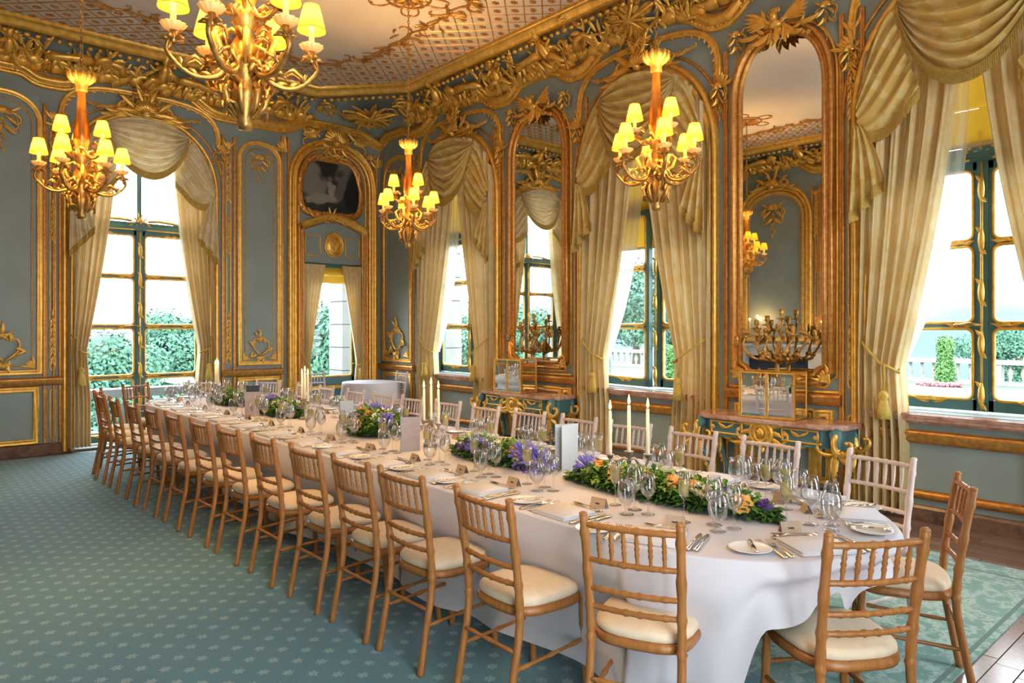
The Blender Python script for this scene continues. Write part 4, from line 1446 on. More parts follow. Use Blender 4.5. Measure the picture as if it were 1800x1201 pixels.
def dress(wall, c, h, vs, vt, p, where, pale=False, tie=1.28, bot=.05, blind=None, sheer=True, w0=.035, gap=.03, tin=.50, drop=.93):
    mx = WM[wall]
    sw_m = M['swag_pale'] if pale else M['swag']
    arch = lambda u: archz(max(-.999, min(.999, u / (h + .05))), vs, vt, p)
    names = {-1: 'nearer the corner' if wall == 'right' else 'left', 1: 'nearer the camera' if wall == 'right' else 'right'}
    for s in (-1, 1):
        side = {-1: 'left', 1: 'right'}[s]
        fn = curtain_fn(s, c, h + .045, vt - .02, tie, bot, w0, .17, gap, 6, s * 3 + int(c * 10), topfn=lambda u: arch(u) + .005, tin=tin)
        o = tag(MB().grid(fn, 96, 44).build('curtain', M['curtain']), '%s cream damask curtain tied back at %s' % (side, where), 'curtain', 'curtains at the tall windows')
        o.matrix_world = mx
        # tie-back: cord round the curtain with a tassel
        tb = thing('tieback', 'gold tasselled tie-back of the %s curtain at %s' % (side, where), 'tieback', mx=mx @ Matrix.Translation((c, 0, 0)), group='tasselled tie-backs')
        x0, x1 = s * (h + .04), s * (tin - .01)
        MB().tube([(x0, tie + .26, .02), (s * (h - .06), tie + .16, .13), (s * (tin + .14), tie + .03, .17), (x1, tie - .05, .14), (x1 + s * .03, tie - .02, .03)], .012, 7).build('cord', M['cord'], tb)
        tm = MB(); tx = s * (tin + .10)
        tm.tube([(tx, tie + .02, .17), (tx + .01, tie - .10, .185), (tx, tie - .2, .185)], .009, 6)
        tm.m = Matrix.Translation((tx, tie - .2, .185)) @ Matrix.Rotation(pi / 2, 4, 'X')
        tm.m = Matrix.Translation((tx, tie - .2, .185)) @ Matrix(((1, 0, 0, 0), (0, 0, 1, 0), (0, 1, 0, 0), (0, 0, 0, 1)))
        tm.lathe([(.008, .0), (.03, -.015), (.042, -.05), (.03, -.08), (.034, -.09), (.046, -.15), (.055, -.24), (.0, -.245)], 18, lobes=9, amp=.08)
        tm.build('tassel', M['cord'], tb)
        if sheer and s < 0:
            f2 = sheer_fn(s, c, h - .02, vt - .25, tie - .05, tin, int(c * 7) + 1, lambda u: arch(u) - .03)
            so = tag(MB().grid(f2, 60, 24).build('sheer_curtain', M['sheer']), 'white sheer voile behind the %s curtain at %s' % (side, where), 'sheer curtain', 'sheer voiles')
            so.matrix_world = mx
    # swag with fringe
    va = thing('swag_valance', '%s swag with fringe and tails over %s' % ('draped pale' if pale else 'warm-lit damask', where), 'valance', mx=mx @ Matrix.Translation((c, 0, 0)), group='swag valances')
    def swag(u0, u1, ztop0, ztop1, dr_, bul, nf, ph):
        def fn(p_, q_):
            e = 1.0 - .10 * q_ * (1 - abs(2 * p_ - 1))
            sp = 4 * p_ * (1 - p_)
            u = u0 + (u1 - u0) * p_
            u = (u0 + u1) / 2 + (u - (u0 + u1) / 2) * (1 - .16 * q_ * 0)
            z0 = arch(u) - .015
            sag = sp ** .8
            v = z0 - .06 * q_ - (dr_ - .06) * sag * (q_ ** .85)
            fold = sin(2 * pi * nf * q_ ** .9 + ph + .5 * sin(5 * p_))
            w = .15 + bul * sag * (.35 + .65 * q_) + .058 * sag * fold + .012 * fold
            return (u, min(v, arch(u) - .005) if True else v, w)
        return fn
    for (u0, u1, a0, a1, dr_, bul, nf, nu, nm) in ((-h * .60, h * .60, arch(-h * .6) - .02, arch(h * .6) - .02, drop, .10, 7, 64, 'swag'),):
        f = swag(u0, u1, a0, a1, dr_, bul, nf, 0)
        MB().grid(f, nu, 70).build('swag', sw_m, va)
        fm = MB(); fringe_strip(fm, [f(i / 150, 1.0) for i in range(151)], .085)
        fm.build('fringe', M['fringe'], va)
    for s in (-1, 1):
        # side swag: fabric gathered from the arch to a point at the jamb
        gz = vs - .12
        def sf(p_, q_):
            # p: along the arch from swag corner to jamb; q: from the top to the lower edge, pleats converge at jamb
            a0 = (s * h * .66, arch(h * .66) - .02); a1 = (s * h, vs + .12)
            t_ = p_
            tu = a0[0] + (a1[0] - a0[0]) * t_; tv = a0[1] + (a1[1] - a0[1]) * t_ ** 1.6
            g = (s * (h - .01), gz - .02)
            e0 = (s * h * .40, vs + .10)   # lower fringe corner
            low = (e0[0] + (g[0] - e0[0]) * t_, e0[1] + (g[1] - e0[1]) * t_ - .17 * 4 * t_ * (1 - t_) * .8)
            k = q_
            u = tu + (low[0] - tu) * k + (g[0] - tu) * .25 * sin(pi * k) * t_
            v = tv + (low[1] - tv) * k
            w = .135 + .045 * sin(pi * k) + .040 * sin(2 * pi * 5.5 * (k * (1 - .2 * t_))) * (1 - .6 * t_)
            return (u, min(v, arch(u) - .004), w)
        MB().grid(sf, 26, 44).build('side_swag', sw_m, va)
        fm = MB(); fringe_strip(fm, [sf(i / 40, 1.0) for i in range(41)], .085)
        fm.build('fringe', M['fringe'], va)
        # cascade tail, its lower edge stepped up towards the centre
        def tf(p_, q_):
            L = (gz - 2.55) * (1 - .42 * abs(((p_ * 2.0) % 1.0) - 0) * 0 - .38 * p_)
            v = gz + .02 - L * q_
            wdt = .05 + (.20 + .04) * (q_ ** .7)
            u = s * (h + .015 + .03 * q_ - wdt * p_)
            w = .165 + .035 * sin(2 * pi * 3 * p_ + 1) * (.3 + q_)
            return (u, v, w)
        MB().grid(tf, 30, 24).build('cascade_tail', sw_m, va)
        fm = MB(); fringe_strip(fm, [tf(i / 40, 1.0) for i in range(41)], .085)
        fm.build('fringe', M['fringe'], va)
    if blind:
        b = thing('roman_blind', 'yellow roman blind half drawn at the top of %s' % where, 'blind', mx=mx @ Matrix.Translation((c, 0, 0)), group='yellow blinds')
        bm = MB()
        n = 3
        for i in range(n):
            z1 = 3.95 - (3.95 - blind) * i / n; z0 = 3.95 - (3.95 - blind) * (i + 1) / n
            bm.sweep([(-h + .03, 0), (h - .03, 0)], [(z1, -.20), (z0 + .02, -.185), (z0, -.195), (z0 + .01, -.205)])
        bm.build('blind_cloth', M['blind'], b, smooth=False)
        MB().box(-h + .03, h - .03, blind - .02, blind + .01, -.215, -.18).build('bottom_bar', M['curtain'], b, smooth=False)

WN = ['the far window on the mirror wall', 'the middle window on the mirror wall', 'the nearest window on the mirror wall']
for k, o in enumerate(OPS_R):
    dress('right', o['c'], o['h'] + .02, o['vs'], o['vt'], o['p'], WN[k], blind=(3.08, 2.54, 3.10)[k])
o = OPS_B[0]
dress('back', o['c'], o['h'] + .02, o['vs'], o['vt'], o['p'], 'the French window in the end wall', pale=True, tie=1.30, sheer=False, gap=.32, tin=.70, drop=.76)

# plain pinch-pleated curtains on the garden door
for s in (-1, 1):
    def fn(p_, q_):
        top, tie, bot = 2.60, 1.02, .12
        v = top - (top - bot) * q_
        if v > tie:
            k = (v - tie) / (top - tie); wd_ = .13 + (.40 - .13) * k ** 1.1
        else:
            k = (tie - v) / (tie - bot); wd_ = .13 + .10 * k
        pin = math.exp(-q_ * 26)
        w = .04 + (.022 + .012 * (1 - k if v > tie else 0)) * sin(2 * pi * 6 * p_ + s) * (1 - .3 * pin) + .004 * sin(40 * p_)
        return (5.55 + s * (.54 - wd_ * p_), v + .03 * pin, w)
    o = tag(MB().grid(fn, 72, 34).build('curtain', M['curtain']), '%s short cream pleated curtain at the glazed garden door' % ('left' if s < 0 else 'right'), 'curtain', 'curtains at the garden door')
    o.matrix_world = WM['back']
    tb = thing('tieback', 'gold cord tie-back with tassel on the %s garden door curtain' % ('left' if s < 0 else 'right'), 'tieback', mx=WM['back'] @ Matrix.Translation((5.55, 0, 0)), group='tasselled tie-backs')
    MB().tube([(s * .57, 1.22, .02), (s * .52, 1.1, .09), (s * .46, 1.0, .10), (s * .40, .98, .07)], .010, 6).build('cord', M['cord'], tb)
    tm = MB(); tm.m = Matrix.Translation((s * .46, .94, .10)) @ Matrix(((1, 0, 0, 0), (0, 0, 1, 0), (0, 1, 0, 0), (0, 0, 0, 1)))
    tm.lathe([(.006, .06), (.008, .0), (.03, -.015), (.036, -.05), (.028, -.07), (.04, -.2), (.0, -.205)], 14, lobes=7, amp=.08); tm.build('tassel', M['cord'], tb)
b = thing('roman_blind', 'small yellow blind at the top of the glazed garden door', 'blind', mx=WM['back'] @ Matrix.Translation((5.55, 0, 0)), group='yellow blinds')
bm = MB()
for i in range(2):
    bm.sweep([(-.43, 0), (.43, 0)], [(2.60 - .13 * i, -.10), (2.49 - .13 * i, -.085), (2.47 - .13 * i, -.095)])
bm.build('blind_cloth', M['blind'], b, smooth=False)

# ---------------------------------------------------------------- outside
lw = MB().add([(XR + .3, -12, -.12), (27, -12, -.12), (27, 40, -.12), (XR + .3, 40, -.12), (-30, 40, -.12)], [(0, 1, 2, 3)])
o = lw.build('lawn', M['lawn'], smooth=False); tag(o, kind='structure')
o = MB().add([(-14, YB + .3, -.12), (XR + .3, YB + .3, -.12), (XR + .3, 13.2, -.12), (-14, 13.2, -.12)], [(0, 1, 2, 3)]).build('terrace', M['gravel'], smooth=False); tag(o, kind='structure')
o = MB().add([(-40, 13.2, -3.2), (XR + .3, 13.2, -3.2), (XR + .3, 60, -3.2), (-40, 60, -3.2)], [(0, 1, 2, 3)]).build('lower_lawn', M['lawn'], smooth=False); tag(o, kind='structure')
o = MB().add([(17, -12, -.10), (23, -12, -.10), (23, 40, -.10), (17, 40, -.10)], [(0, 1, 2, 3)]).build('gravel_path', M['gravel'], smooth=False); tag(o, kind='structure')
o = MB().add([(27, -60, -.12), (400, -200, -30), (400, 300, -30), (27, 120, -.12)], [(0, 1, 2, 3)]).build('meadow', M['lawn'], smooth=False); tag(o, kind='structure')
def hill(p, q):
    y = -220 + 640 * p
    x = 330 + 200 * q
    return (x, y, -26 + 44 * sin(pi * min(1, q * 1.0) * .5) * (.75 + .2 * sin(y * .016) + .08 * sin(y * .05 + 1)))
o = MB().grid(hill, 60, 8).build('hill', M['hill']); tag(o, kind='structure')
o = MB().box(-40, -16, 26, 60, -3.2, -3).build('terrain_bank', M['lawn'], smooth=False); tag(o, kind='structure')

bal = MB().lathe([(.05, 0), (.06, .03), (.035, .06), (.07, .18), (.085, .26), (.05, .40), (.035, .46), (.055, .50), (.055, .53)], 10).mesh('baluster'); bal.materials.append(M['stone'])
def balustrade(name, label, p0, p1, z0, k=1.0):
    d = Vector((p1[0] - p0[0], p1[1] - p0[1], 0)); L = d.length; d.normalize()
    mx = Matrix((d, Vector((-d.y, d.x, 0)), Vector((0, 0, 1)))).transposed().to_4x4(); mx.translation = Vector((p0[0], p0[1], z0))
    o = thing(name, label, 'balustrade', mx=mx)
    MB().box(0, L, -.16, .16, 0, .10).build('plinth', M['stone'], o, smooth=False)
    MB().box(0, L, -.17, .17, .63, .76).build('coping', M['stone'], o, smooth=False)
    n = int(L / .34)
    for i in range(n):
        if i % 12 == 0:
            MB().box(i * .34 - .02, i * .34 + .30, -.15, .15, .1, .63).build('pier', M['stone'], o, smooth=False)
        else:
            b = link('baluster', bal, o, (i * .34 + .14, 0, .10))
    return o
balustrade('balustrade', 'pale stone balustrade beyond the lawn outside the mirror wall windows', (25, -2), (25, 34), -.12)
balustrade('balustrade', 'pale stone balustrade close outside the French window', (-3, 12.6), (5.6, 12.6), -.12)

def pier(x, y, label):
    o = thing('stone_pier', label, 'stone pier', (x, y, -.12), 0, 'stone piers of the loggia')
    z = 0
    for i in range(11):
        MB().box(-.27, .27, -.27, .27, z + .008, z + .44).build('stone_block', M['stone'], o, smooth=False); z += .448
    MB().box(-.25, .25, -.25, .25, 0, z).build('core', M['gravel'], o, smooth=False)
    return o
pier(6.95, 12.75, 'blocky pale stone pier seen through the glazed garden door')
pier(8.05, 11.1, 'blocky pale stone pier seen through the far window on the mirror wall')
pier(-1.6, 14.2, 'blocky pale stone pier left of the trees outside the French window')

def leafy(name, blobs, nleaf, size, seed, mat):
    rg = random.Random(seed)
    mb = MB()
    tot = sum(b[3] * b[4] for b in blobs)
    for (x, y, z, r, rz_) in blobs:
        k = int(nleaf * r * rz_ / tot)
        for _ in range(k):
            a = rg.uniform(0, 2 * pi); c = rg.uniform(-.75, 1); s_ = sqrt(1 - c * c)
            d = Vector((s_ * cos(a), s_ * sin(a), c))
            rr = rg.uniform(.62, 1.04)
            p = Vector((x + d.x * r * rr, y + d.y * r * rr, z + d.z * rz_ * rr))
            nrm = (d + Vector((rg.uniform(-.7, .7), rg.uniform(-.7, .7), rg.uniform(-.4, .8)))).normalized()
            t1 = nrm.orthogonal().normalized(); t1.rotate(Matrix.Rotation(rg.uniform(0, 6.3), 3, nrm)); t2 = nrm.cross(t1)
            e = size * rg.uniform(.6, 1.3)
            mb.add([p - t1 * e, p - t2 * e * .55 + nrm * e * .15, p + t1 * e, p + t2 * e * .55 + nrm * e * .15], [(0, 1, 2, 3)])
    me = mb.mesh(name, False); me.materials.append(mat)
    return me
rg = random.Random(5)
CROWN = []
for k in range(3):
    bl = []
    for i in range(16):
        a = rg.uniform(0, 6.28); q = rg.uniform(0, 1)
        bl.append((1.7 * q * cos(a), 1.7 * q * sin(a), 3.4 + rg.uniform(-1.7, 1.5) * (1.2 - .6 * q), rg.uniform(.75, 1.15), rg.uniform(.65, 1.0)))
    bl.append((0, 0, 3.3, 1.5, 1.9))
    CROWN.append(leafy('tree_crown', bl, 19000, .085, k, M['foliage']))
TR = MB().tube([(0, 0, 0), (.05, .02, 1.4), (0, 0, 3.2)], [.22, .17, .08], 8).mesh('trunk'); TR.materials.append(M['bark'])
def tree(x, y, z, sc, label, k):
    o = thing('tree', label, 'tree', (x, y, z), rg.uniform(0, 6), 'trees outside')
    o.scale = (sc, sc, sc)
    link('crown', CROWN[k % 3], o)['kind'] = 'stuff'
    link('trunk', TR, o)
TREES = [(4.46, 21.2, -3.2, .86, 'round leafy tree in the left panes of the French window'), (8.6, 30.0, -3.2, 1.0, 'leafy tree in the right panes of the French window'),
         (11.2, 21.6, -3.2, 1.06, 'leafy tree outside the glazed garden door'),
         (18.2, 23.4, -3.2, .98, 'leafy tree seen through the far window on the mirror wall'),
         (29.2, 23.3, -1.5, 1.2, 'dark tree behind the balustrade outside the middle window, the nearer one'), (36.5, 26.2, -1.5, 1.4, 'dark tree outside the middle window, behind the nearer tree'),
         (40, 9.9, -3.2, .88, 'single bushy tree beyond the balustrade outside the nearest window'),
         (-7.6, 23, -3.2, 1.1, 'tree outside the end wall, right one seen in the far looking glass'), (-14.5, 24.5, -3.2, 1.15, 'tree outside the end wall, seen in the middle of the far looking glass'),
         (-1.6, 25.5, -3.2, 1.05, 'tree at the left outside the French window, partly behind the curtain')]
for k, (x, y, z, sc, l) in enumerate(TREES):
    tree(x, y, z, sc, l, k)
cy = leafy('topiary_foliage', [(0, 0, .15 + .16 * i, .30 - .008 * i + .02 * sin(i), .22) for i in range(9)], 3200, .045, 9, M['foliage_b'])
for (x, y, sc, l) in ((23.6, 7.25, (.95, .95, .92), 'columnar clipped cypress on the lawn outside the nearest window'), (18.2, 13.15, (1.2, 1.2, .74), 'bright green clipped bush outside the middle window')):
    o = thing('topiary', l, 'topiary', (x, y, -.12), 0, 'clipped bushes on the lawn'); o.scale = sc
    link('foliage', cy, o)['kind'] = 'stuff'
fb = MB()
for k in range(160):
    a = rg.uniform(0, 6.28); r = sqrt(rg.uniform(0, 1))
    fb.ell((23.25 + .45 * r * cos(a), 7.3 + .6 * r * sin(a), -.08 + rg.uniform(0, .08)), .05, 5, 3)
tag(fb.build('flowerbed', M['pinkbed']), 'low pink flowers round the foot of the cypress', 'flowerbed', kind='stuff')
# ---------------------------------------------------------------- carpet
cp = MB().box(-.75, 5.60, 1.08, 10.42, 0, .012).build('carpet', M['carpet'], smooth=False)
tag(cp, 'large teal carpet with woven sprigs and a faded scroll border under the table', 'carpet')

# ---------------------------------------------------------------- chairs
def ring_rad(n, r, rings, amp=.35, wid=.018):
    out = []
    for i in range(n + 1):
        q = i / n
        b = sum(math.exp(-((q - x) / wid) ** 2) for x in rings)
        out.append(r * (1 + amp * b))
    return out
def curve(pts, n):
    """smooth resampling (Catmull-Rom)"""
    P = [Vector(p) for p in pts]
    P = [P[0] * 2 - P[1]] + P + [P[-1] * 2 - P[-2]]
    m = len(P) - 3
    out = []
    for i in range(n + 1):
        t = i / n * m
        k = min(int(t), m - 1); t -= k
        a, b, c, d = P[k:k + 4]
        out.append(.5 * ((2 * b) + (c - a) * t + (2 * a - 5 * b + 4 * c - d) * t * t + (3 * b - a - 3 * c + d) * t ** 3))
    return out
def seat_out(k, z, n=28):
    """rounded seat outline, scaled by k; +x is the front"""
    o = []
    for i in range(n):
        a = 2 * pi * i / n
        ca, sa = cos(a), sin(a)
        x = .195 * abs(ca) ** .62 * (1 if ca > 0 else -1); y = .205 * abs(sa) ** .62 * (1 if sa > 0 else -1)
        y *= 1 - .10 * (1 - (x + .205) / .41)
        o.append((x * k, y * k, z))
    return o
def chair_proto(name, wm, label):
    t = thing(name, label, 'chair')
    back = lambda z: -.190 - .065 * max(0, (z - .45) / .46) ** 1.25
    for s in (-1, 1):
        p = curve([(-.262, s * .176, 0), (-.232, s * .172, .16), (-.196, s * .170, .36), (-.195, s * .170, .50), (back(.70), s * .174, .70), (back(.905), s * .178, .905)], 44)
        r = ring_rad(44, .0165, (.50, .58, .66, .765, .80, .93), .28, .012)
        m = MB().tube(p, r, 8)
        m.ell(tuple(p[-1]), (.0175, .0175, .011), 8, 5)
        m.build('rear_leg', M[wm], t)
        p = curve([(.170, s * .165, .43), (.178, s * .168, .25), (.192, s * .176, 0)], 24)
        MB().tube(p, ring_rad(24, .0155, (.3, .38, .62, .70), .22, .02), 8).build('front_leg', M[wm], t)
    def rail(z, r, rings, bow):
        p = [(back(z) - bow * (1 - (2 * i / 26 - 1) ** 2), -.168 + .336 * i / 26, z) for i in range(27)]
        return MB().tube(p, ring_rad(26, r, rings, .45, .016), 7)
    RG = [(i + 1) / 7 for i in range(6)]
    for z, r in ((.868, .0115), (.735, .0105), (.625, .0105), (.555, .0105)):
        rail(z, r, RG, .020).build('back_rail', M[wm], t)
    for q in RG:
        y = -.168 + .336 * q
        b = .020 * (1 - (2 * q - 1) ** 2)
        p = [(back(.868 - .133 * i / 12) - b, y, .868 - .133 * i / 12) for i in range(13)]
        MB().tube(p, ring_rad(12, .0068, (.32, .5, .68), .5, .05), 6).build('spindle', M[wm], t)
    n = 28
    vs = []; fs = []
    for (k, z) in ((.90, .412), (1.0, .412), (1.02, .425), (1.0, .445), (.93, .447)):
        vs += seat_out(k, z, n)
    for j in range(4):
        for i in range(n):
            fs.append((j * n + i, j * n + (i + 1) % n, (j + 1) * n + (i + 1) % n, (j + 1) * n + i))
    fs.append(tuple(range(n))[::-1]); fs.append(tuple(range(4 * n, 5 * n)))
    MB().add(vs, fs).build('seat_frame', M[wm], t)
    vs = []; fs = []
    for (k, z) in ((.93, .446), (.985, .455), (.975, .474), (.90, .488), (.65, .497), (.3, .500)):
        vs += seat_out(k, z, n)
    for j in range(5):
        for i in range(n):
            fs.append((j * n + i, j * n + (i + 1) % n, (j + 1) * n + (i + 1) % n, (j + 1) * n + i))
    fs.append(tuple(range(5 * n, 6 * n)))
    MB().add(vs, fs).build('seat_pad', M['pad'], t)
    SR = ring_rad(12, .0085, (.15, .5, .85), .4, .04)
    def st(a, b):
        a = Vector(a); b = Vector(b)
        MB().tube([a + (b - a) * i / 12 for i in range(13)], SR, 6).build('stretcher', M[wm], t)
    for s in (-1, 1):
        st((-.223, s * .171, .215), (.182, s * .170, .235))
    st((.184, -.168, .285), (.184, .168, .285)); st((-.214, -.170, .285), (-.214, .170, .285))
    return t
CL = chair_proto('brown_chair', 'wood', '')
CR_ = chair_proto('pale_chair', 'pale_wood', '')
used = set()
def put_chair(proto, px, py, fx, fy, label, group):
    """px,py = centre of the back's top rail; (fx,fy) = facing"""
    L = sqrt(fx * fx + fy * fy); fx /= L; fy /= L
    loc = (px + fx * .255, py + fy * .255, .012)
    rz = atan2(fy, fx)
    if proto.name not in used:
        used.add(proto.name)
        o = proto; o.location = loc; o.rotation_euler = (0, 0, rz); o['label'] = label; o['group'] = group
    else:
        o = copy_tree(proto, loc, rz, label, group)
    return o
ORD = ['first', 'second', 'third', 'fourth', 'fifth', 'sixth', 'seventh', 'eighth', 'ninth', 'tenth', 'eleventh', 'twelfth', 'thirteenth', 'fourteenth', 'fifteenth']
LY = [1.62, 2.29, 2.88, 3.34, 3.84, 4.40, 4.95, 5.48, 6.06, 6.60, 7.14, 7.78, 8.34, 9.10]
RY = [1.56, 2.215, 2.76, 3.28, 3.77, 4.31, 4.86, 5.40, 5.97, 6.49, 7.05, 7.70, 8.28, 9.05]
TX, TR_, TY0, TY1 = 2.92, .715, 1.82, 8.55      # table axis, half width, centres of the round ends
jit = random.Random(21)
PLACES = []      # (x, y, heading, phrase)
def edge_place(px, py, fx, fy, phrase, far):
    PLACES.append((px, py, fx, fy, phrase, far))
for k, y in enumerate(LY):
    x = 1.865 - .032 * min(5.2, max(0, y - 2.2))
    f = (1, .0)
    lab = 'brown wood spindle-back chair, %s from the near end on the carpet side' % ORD[k]
    if k == 0: x, y, f = 2.0, 1.618, (.92, .39)
    if k == len(LY) - 1: x, y, f = 1.80, 8.98, (.93, -.37)
    a = jit.uniform(-.035, .035) if 0 < k < len(LY) - 1 else 0
    f = (f[0] * cos(a) - f[1] * sin(a), f[0] * sin(a) + f[1] * cos(a))
    put_chair(CL, x, y, f[0], f[1], lab, 'brown wood chairs along the carpet side of the table')
    PLACES.append((x, y, f, 'the %s carpet-side place from the near end' % ORD[k], y))
for k, y in enumerate(RY):
    x = 4.10 - .03 * min(6, max(0, y - 1.8))
    f = (-1, 0)
    lab = 'pale wood spindle-back chair, %s from the near end on the window side' % ORD[k]
    if k == 0: x, y, f = 4.05, 1.555, (-.97, .17)
    if k == len(RY) - 1: x, y, f = 3.80, 9.08, (-.86, -.5)
    a = jit.uniform(-.035, .035) if 0 < k < len(RY) - 1 else 0
    f = (f[0] * cos(a) - f[1] * sin(a), f[0] * sin(a) + f[1] * cos(a))
    put_chair(CR_, x, y, f[0], f[1], lab, 'pale wood chairs along the window side of the table')
    PLACES.append((x, y, f, 'the %s window-side place from the near end' % ORD[k], y))
put_chair(CL, 2.49, .965, .54, .84, 'brown wood chair at the near round end with its back to the camera', 'chairs at the round ends of the table')
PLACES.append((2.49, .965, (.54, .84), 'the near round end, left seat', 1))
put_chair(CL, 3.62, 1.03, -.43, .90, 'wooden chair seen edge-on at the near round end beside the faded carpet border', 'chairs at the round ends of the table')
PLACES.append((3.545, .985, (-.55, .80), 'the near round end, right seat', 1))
put_chair(CL, 2.34, 9.62, .45, -.89, 'brown wood chair at the far round end facing the camera before the French window', 'chairs at the round ends of the table')
PLACES.append((2.25, 9.45, (.52, -.85), 'the far round end, left seat', 9))
put_chair(CR_, 3.15, 9.62, -.2, -.98, 'pale wood chair at the far round end, right of the French window', 'chairs at the round ends of the table')
PLACES.append((3.15, 9.55, (-.2, -.98), 'the far round end, right seat', 9))
put_chair(CR_, 6.14, 9.52, -1, .12, 'pale wood chair against the corner panel right of the small cloth-covered table', 'spare chairs in the far corner')
put_chair(CR_, 5.04, 10.36, -.02, -1, 'pale wood chair standing before the garden door, left of the small round table', 'spare chairs in the far corner')

# ---------------------------------------------------------------- dining table and cloth
def stadium(r, n=40, straight=60):
    pts = []
    for i in range(straight): pts.append((TX - r, TY1 + (TY0 - TY1) * i / straight, (-1, 0)))
    for i in range(n):
        a = pi + pi * i / n; pts.append((TX + r * cos(a), TY0 + r * sin(a), (cos(a), sin(a))))
    for i in range(straight): pts.append((TX + r, TY0 + (TY1 - TY0) * i / straight, (1, 0)))
    for i in range(n):
        a = pi * i / n; pts.append((TX + r * cos(a), TY1 + r * sin(a), (cos(a), sin(a))))
    return pts
tb = thing('dining_table', 'long round-ended dining table hidden under the white cloth', 'table', (0, 0, 0.012))
P = stadium(TR_ - .01)
mb = MB(); n = len(P)
mb.add([(x, y, .700) for x, y, _ in P] + [(x, y, .732) for x, y, _ in P], [tuple(range(n))[::-1], tuple(range(n, 2 * n))] + [(i, (i + 1) % n, n + (i + 1) % n, n + i) for i in range(n)])
mb.build('tabletop', M['brown_book'], tb, smooth=False)
for y in (1.9, 3.6, 5.2, 6.8, 8.4):
    for s in (-1, 1):
        MB().box(TX + s * .45 - .035, TX + s * .45 + .035, y - .035, y + .035, 0, .70).build('leg', M['brown_book'], tb, smooth=False)
TZ = .750
P = stadium(TR_, 130, 330); n = len(P)
rows = []
mb = MB()
hem = []
for i, (x, y, d) in enumerate(P):
    s_ = i / n
    h_ = (.13 if x < TX else .44) + .015 * sin(s_ * 60)
    # points of the cloth hang lower / lift at the near round end
    ang = atan2(y - TY0, x - TX) if y < TY0 else None
    if ang is not None:
        deg = (math.degrees(ang) + 360) % 360       # 180 = carpet side, 270 = camera end, 360 = window side
        sm = lambda a, b: max(0, min(1, (deg - a) / (b - a))) ** 2 * (3 - 2 * max(0, min(1, (deg - a) / (b - a))))
        h_ = .09 + .42 * sm(211, 225) + .07 * sm(228, 250) - .10 * math.exp(-((deg - 263) / 5) ** 2) - .14 * sm(325, 360) + .012 * sin(deg * .25)
    hem.append(h_)
def drape(i, t):
    x, y, d = P[i]
    s_ = i
    z = TZ - (TZ - hem[i]) * t
    f = (sin(s_ * .155 + 1.5 * sin(s_ * .021)) + .6 * sin(s_ * .071 + 2) + .35 * sin(s_ * .33 + 1.3 * sin(s_ * .05))) * .024 * t ** .8
    end = 1.9 if y < TY0 else 1.0
    si = max(0, min(1, (t - .22) / .22)); si = si * si * (3 - 2 * si)
    off = .012 * min(1, t * 8) + .035 * t - .085 * si + f * end
    return (x + d[0] * off, y + d[1] * off, z - (.0 if t > .02 else 0))
T_ = [0, .012, .035, .08, .16, .26, .38, .5, .62, .74, .86, 1.0]
vs = []; fs = []
vs += [(TX + (x - TX) * .55, TY0 + (y - TY0) * .55 if y < TY0 else (TY1 + (y - TY1) * .55 if y > TY1 else y), TZ + .0015) for x, y, _ in P]
vs += [(TX + (x - TX) * .985, y + (TY0 - y if y < TY0 else (TY1 - y if y > TY1 else 0)) * .015, TZ + .001) for x, y, _ in P]
for t_ in T_:
    vs += [drape(i, t_) for i in range(n)]
for r_ in range(len(T_) + 1):
    for i in range(n):
        fs.append((r_ * n + i, r_ * n + (i + 1) % n, (r_ + 1) * n + (i + 1) % n, (r_ + 1) * n + i))
fs.append(tuple(range(n))[::-1])
mb.add(vs, fs)
tag(mb.build('tablecloth', M['linen']), 'white linen cloth draped to the floor over the long dining table', 'tablecloth')

# small round table in the corner
st = thing('side_table', 'small round side table under a white cloth in the far corner', 'table', (5.82, 9.90, .012))
MB().lathe([(0, .70), (.44, .70), (.44, .73), (0, .73)], 30).build('tabletop', M['brown_book'], st, smooth=False)
MB().lathe([(.26, 0), (.24, .03), (.04, .08), (.035, .68), (.10, .70)], 16).build('pedestal', M['brown_book'], st)
mb = MB()
def rc(p_, q_):
    a = 2 * pi * p_
    if q_ < .3:
        r = .46 * q_ / .3; z = .748
    else:
        t_ = (q_ - .3) / .7
        r = .465 + .09 * t_ + .035 * t_ * sin(9 * a) + .01 * t_ * sin(23 * a); z = .748 - .60 * t_ + .0 * sin(a)
    return (5.82 + r * cos(a), 9.90 + r * sin(a), z)
tag(mb.grid(rc, 120, 20, True).build('tablecloth', M['linen']), 'white cloth hanging in folds over the small round corner table', 'tablecloth')
# ---------------------------------------------------------------- tableware prototypes (origin on the cloth)
def flat(pts, th=.003):
    """(x, half-width, z) stations along y -> thin curved solid"""
    vs = []; fs = []
    for (y, hw, z, cz) in pts:
        vs += [(-hw, y, z), (0, y, z - cz), (hw, y, z), (hw * .8, y, z + th), (0, y, z + th - cz), (-hw * .8, y, z + th)]
    for i in range(len(pts) - 1):
        for j in range(6):
            fs.append((i * 6 + j, i * 6 + (j + 1) % 6, i * 6 + 6 + (j + 1) % 6, i * 6 + 6 + j))
    fs.append(tuple(range(6))[::-1]); e = (len(pts) - 1) * 6; fs.append(tuple(range(e, e + 6)))
    return vs, fs
def proto_mesh(name, mb, mat, smooth=True):
    me = mb.mesh(name, smooth); me.materials.append(M[mat]); return me
HND = [(-.105, .0095, .002, 0), (-.098, .0115, .003, 0), (-.07, .0085, .006, 0), (-.03, .0045, .009, 0), (.0, .0035, .010, 0)]
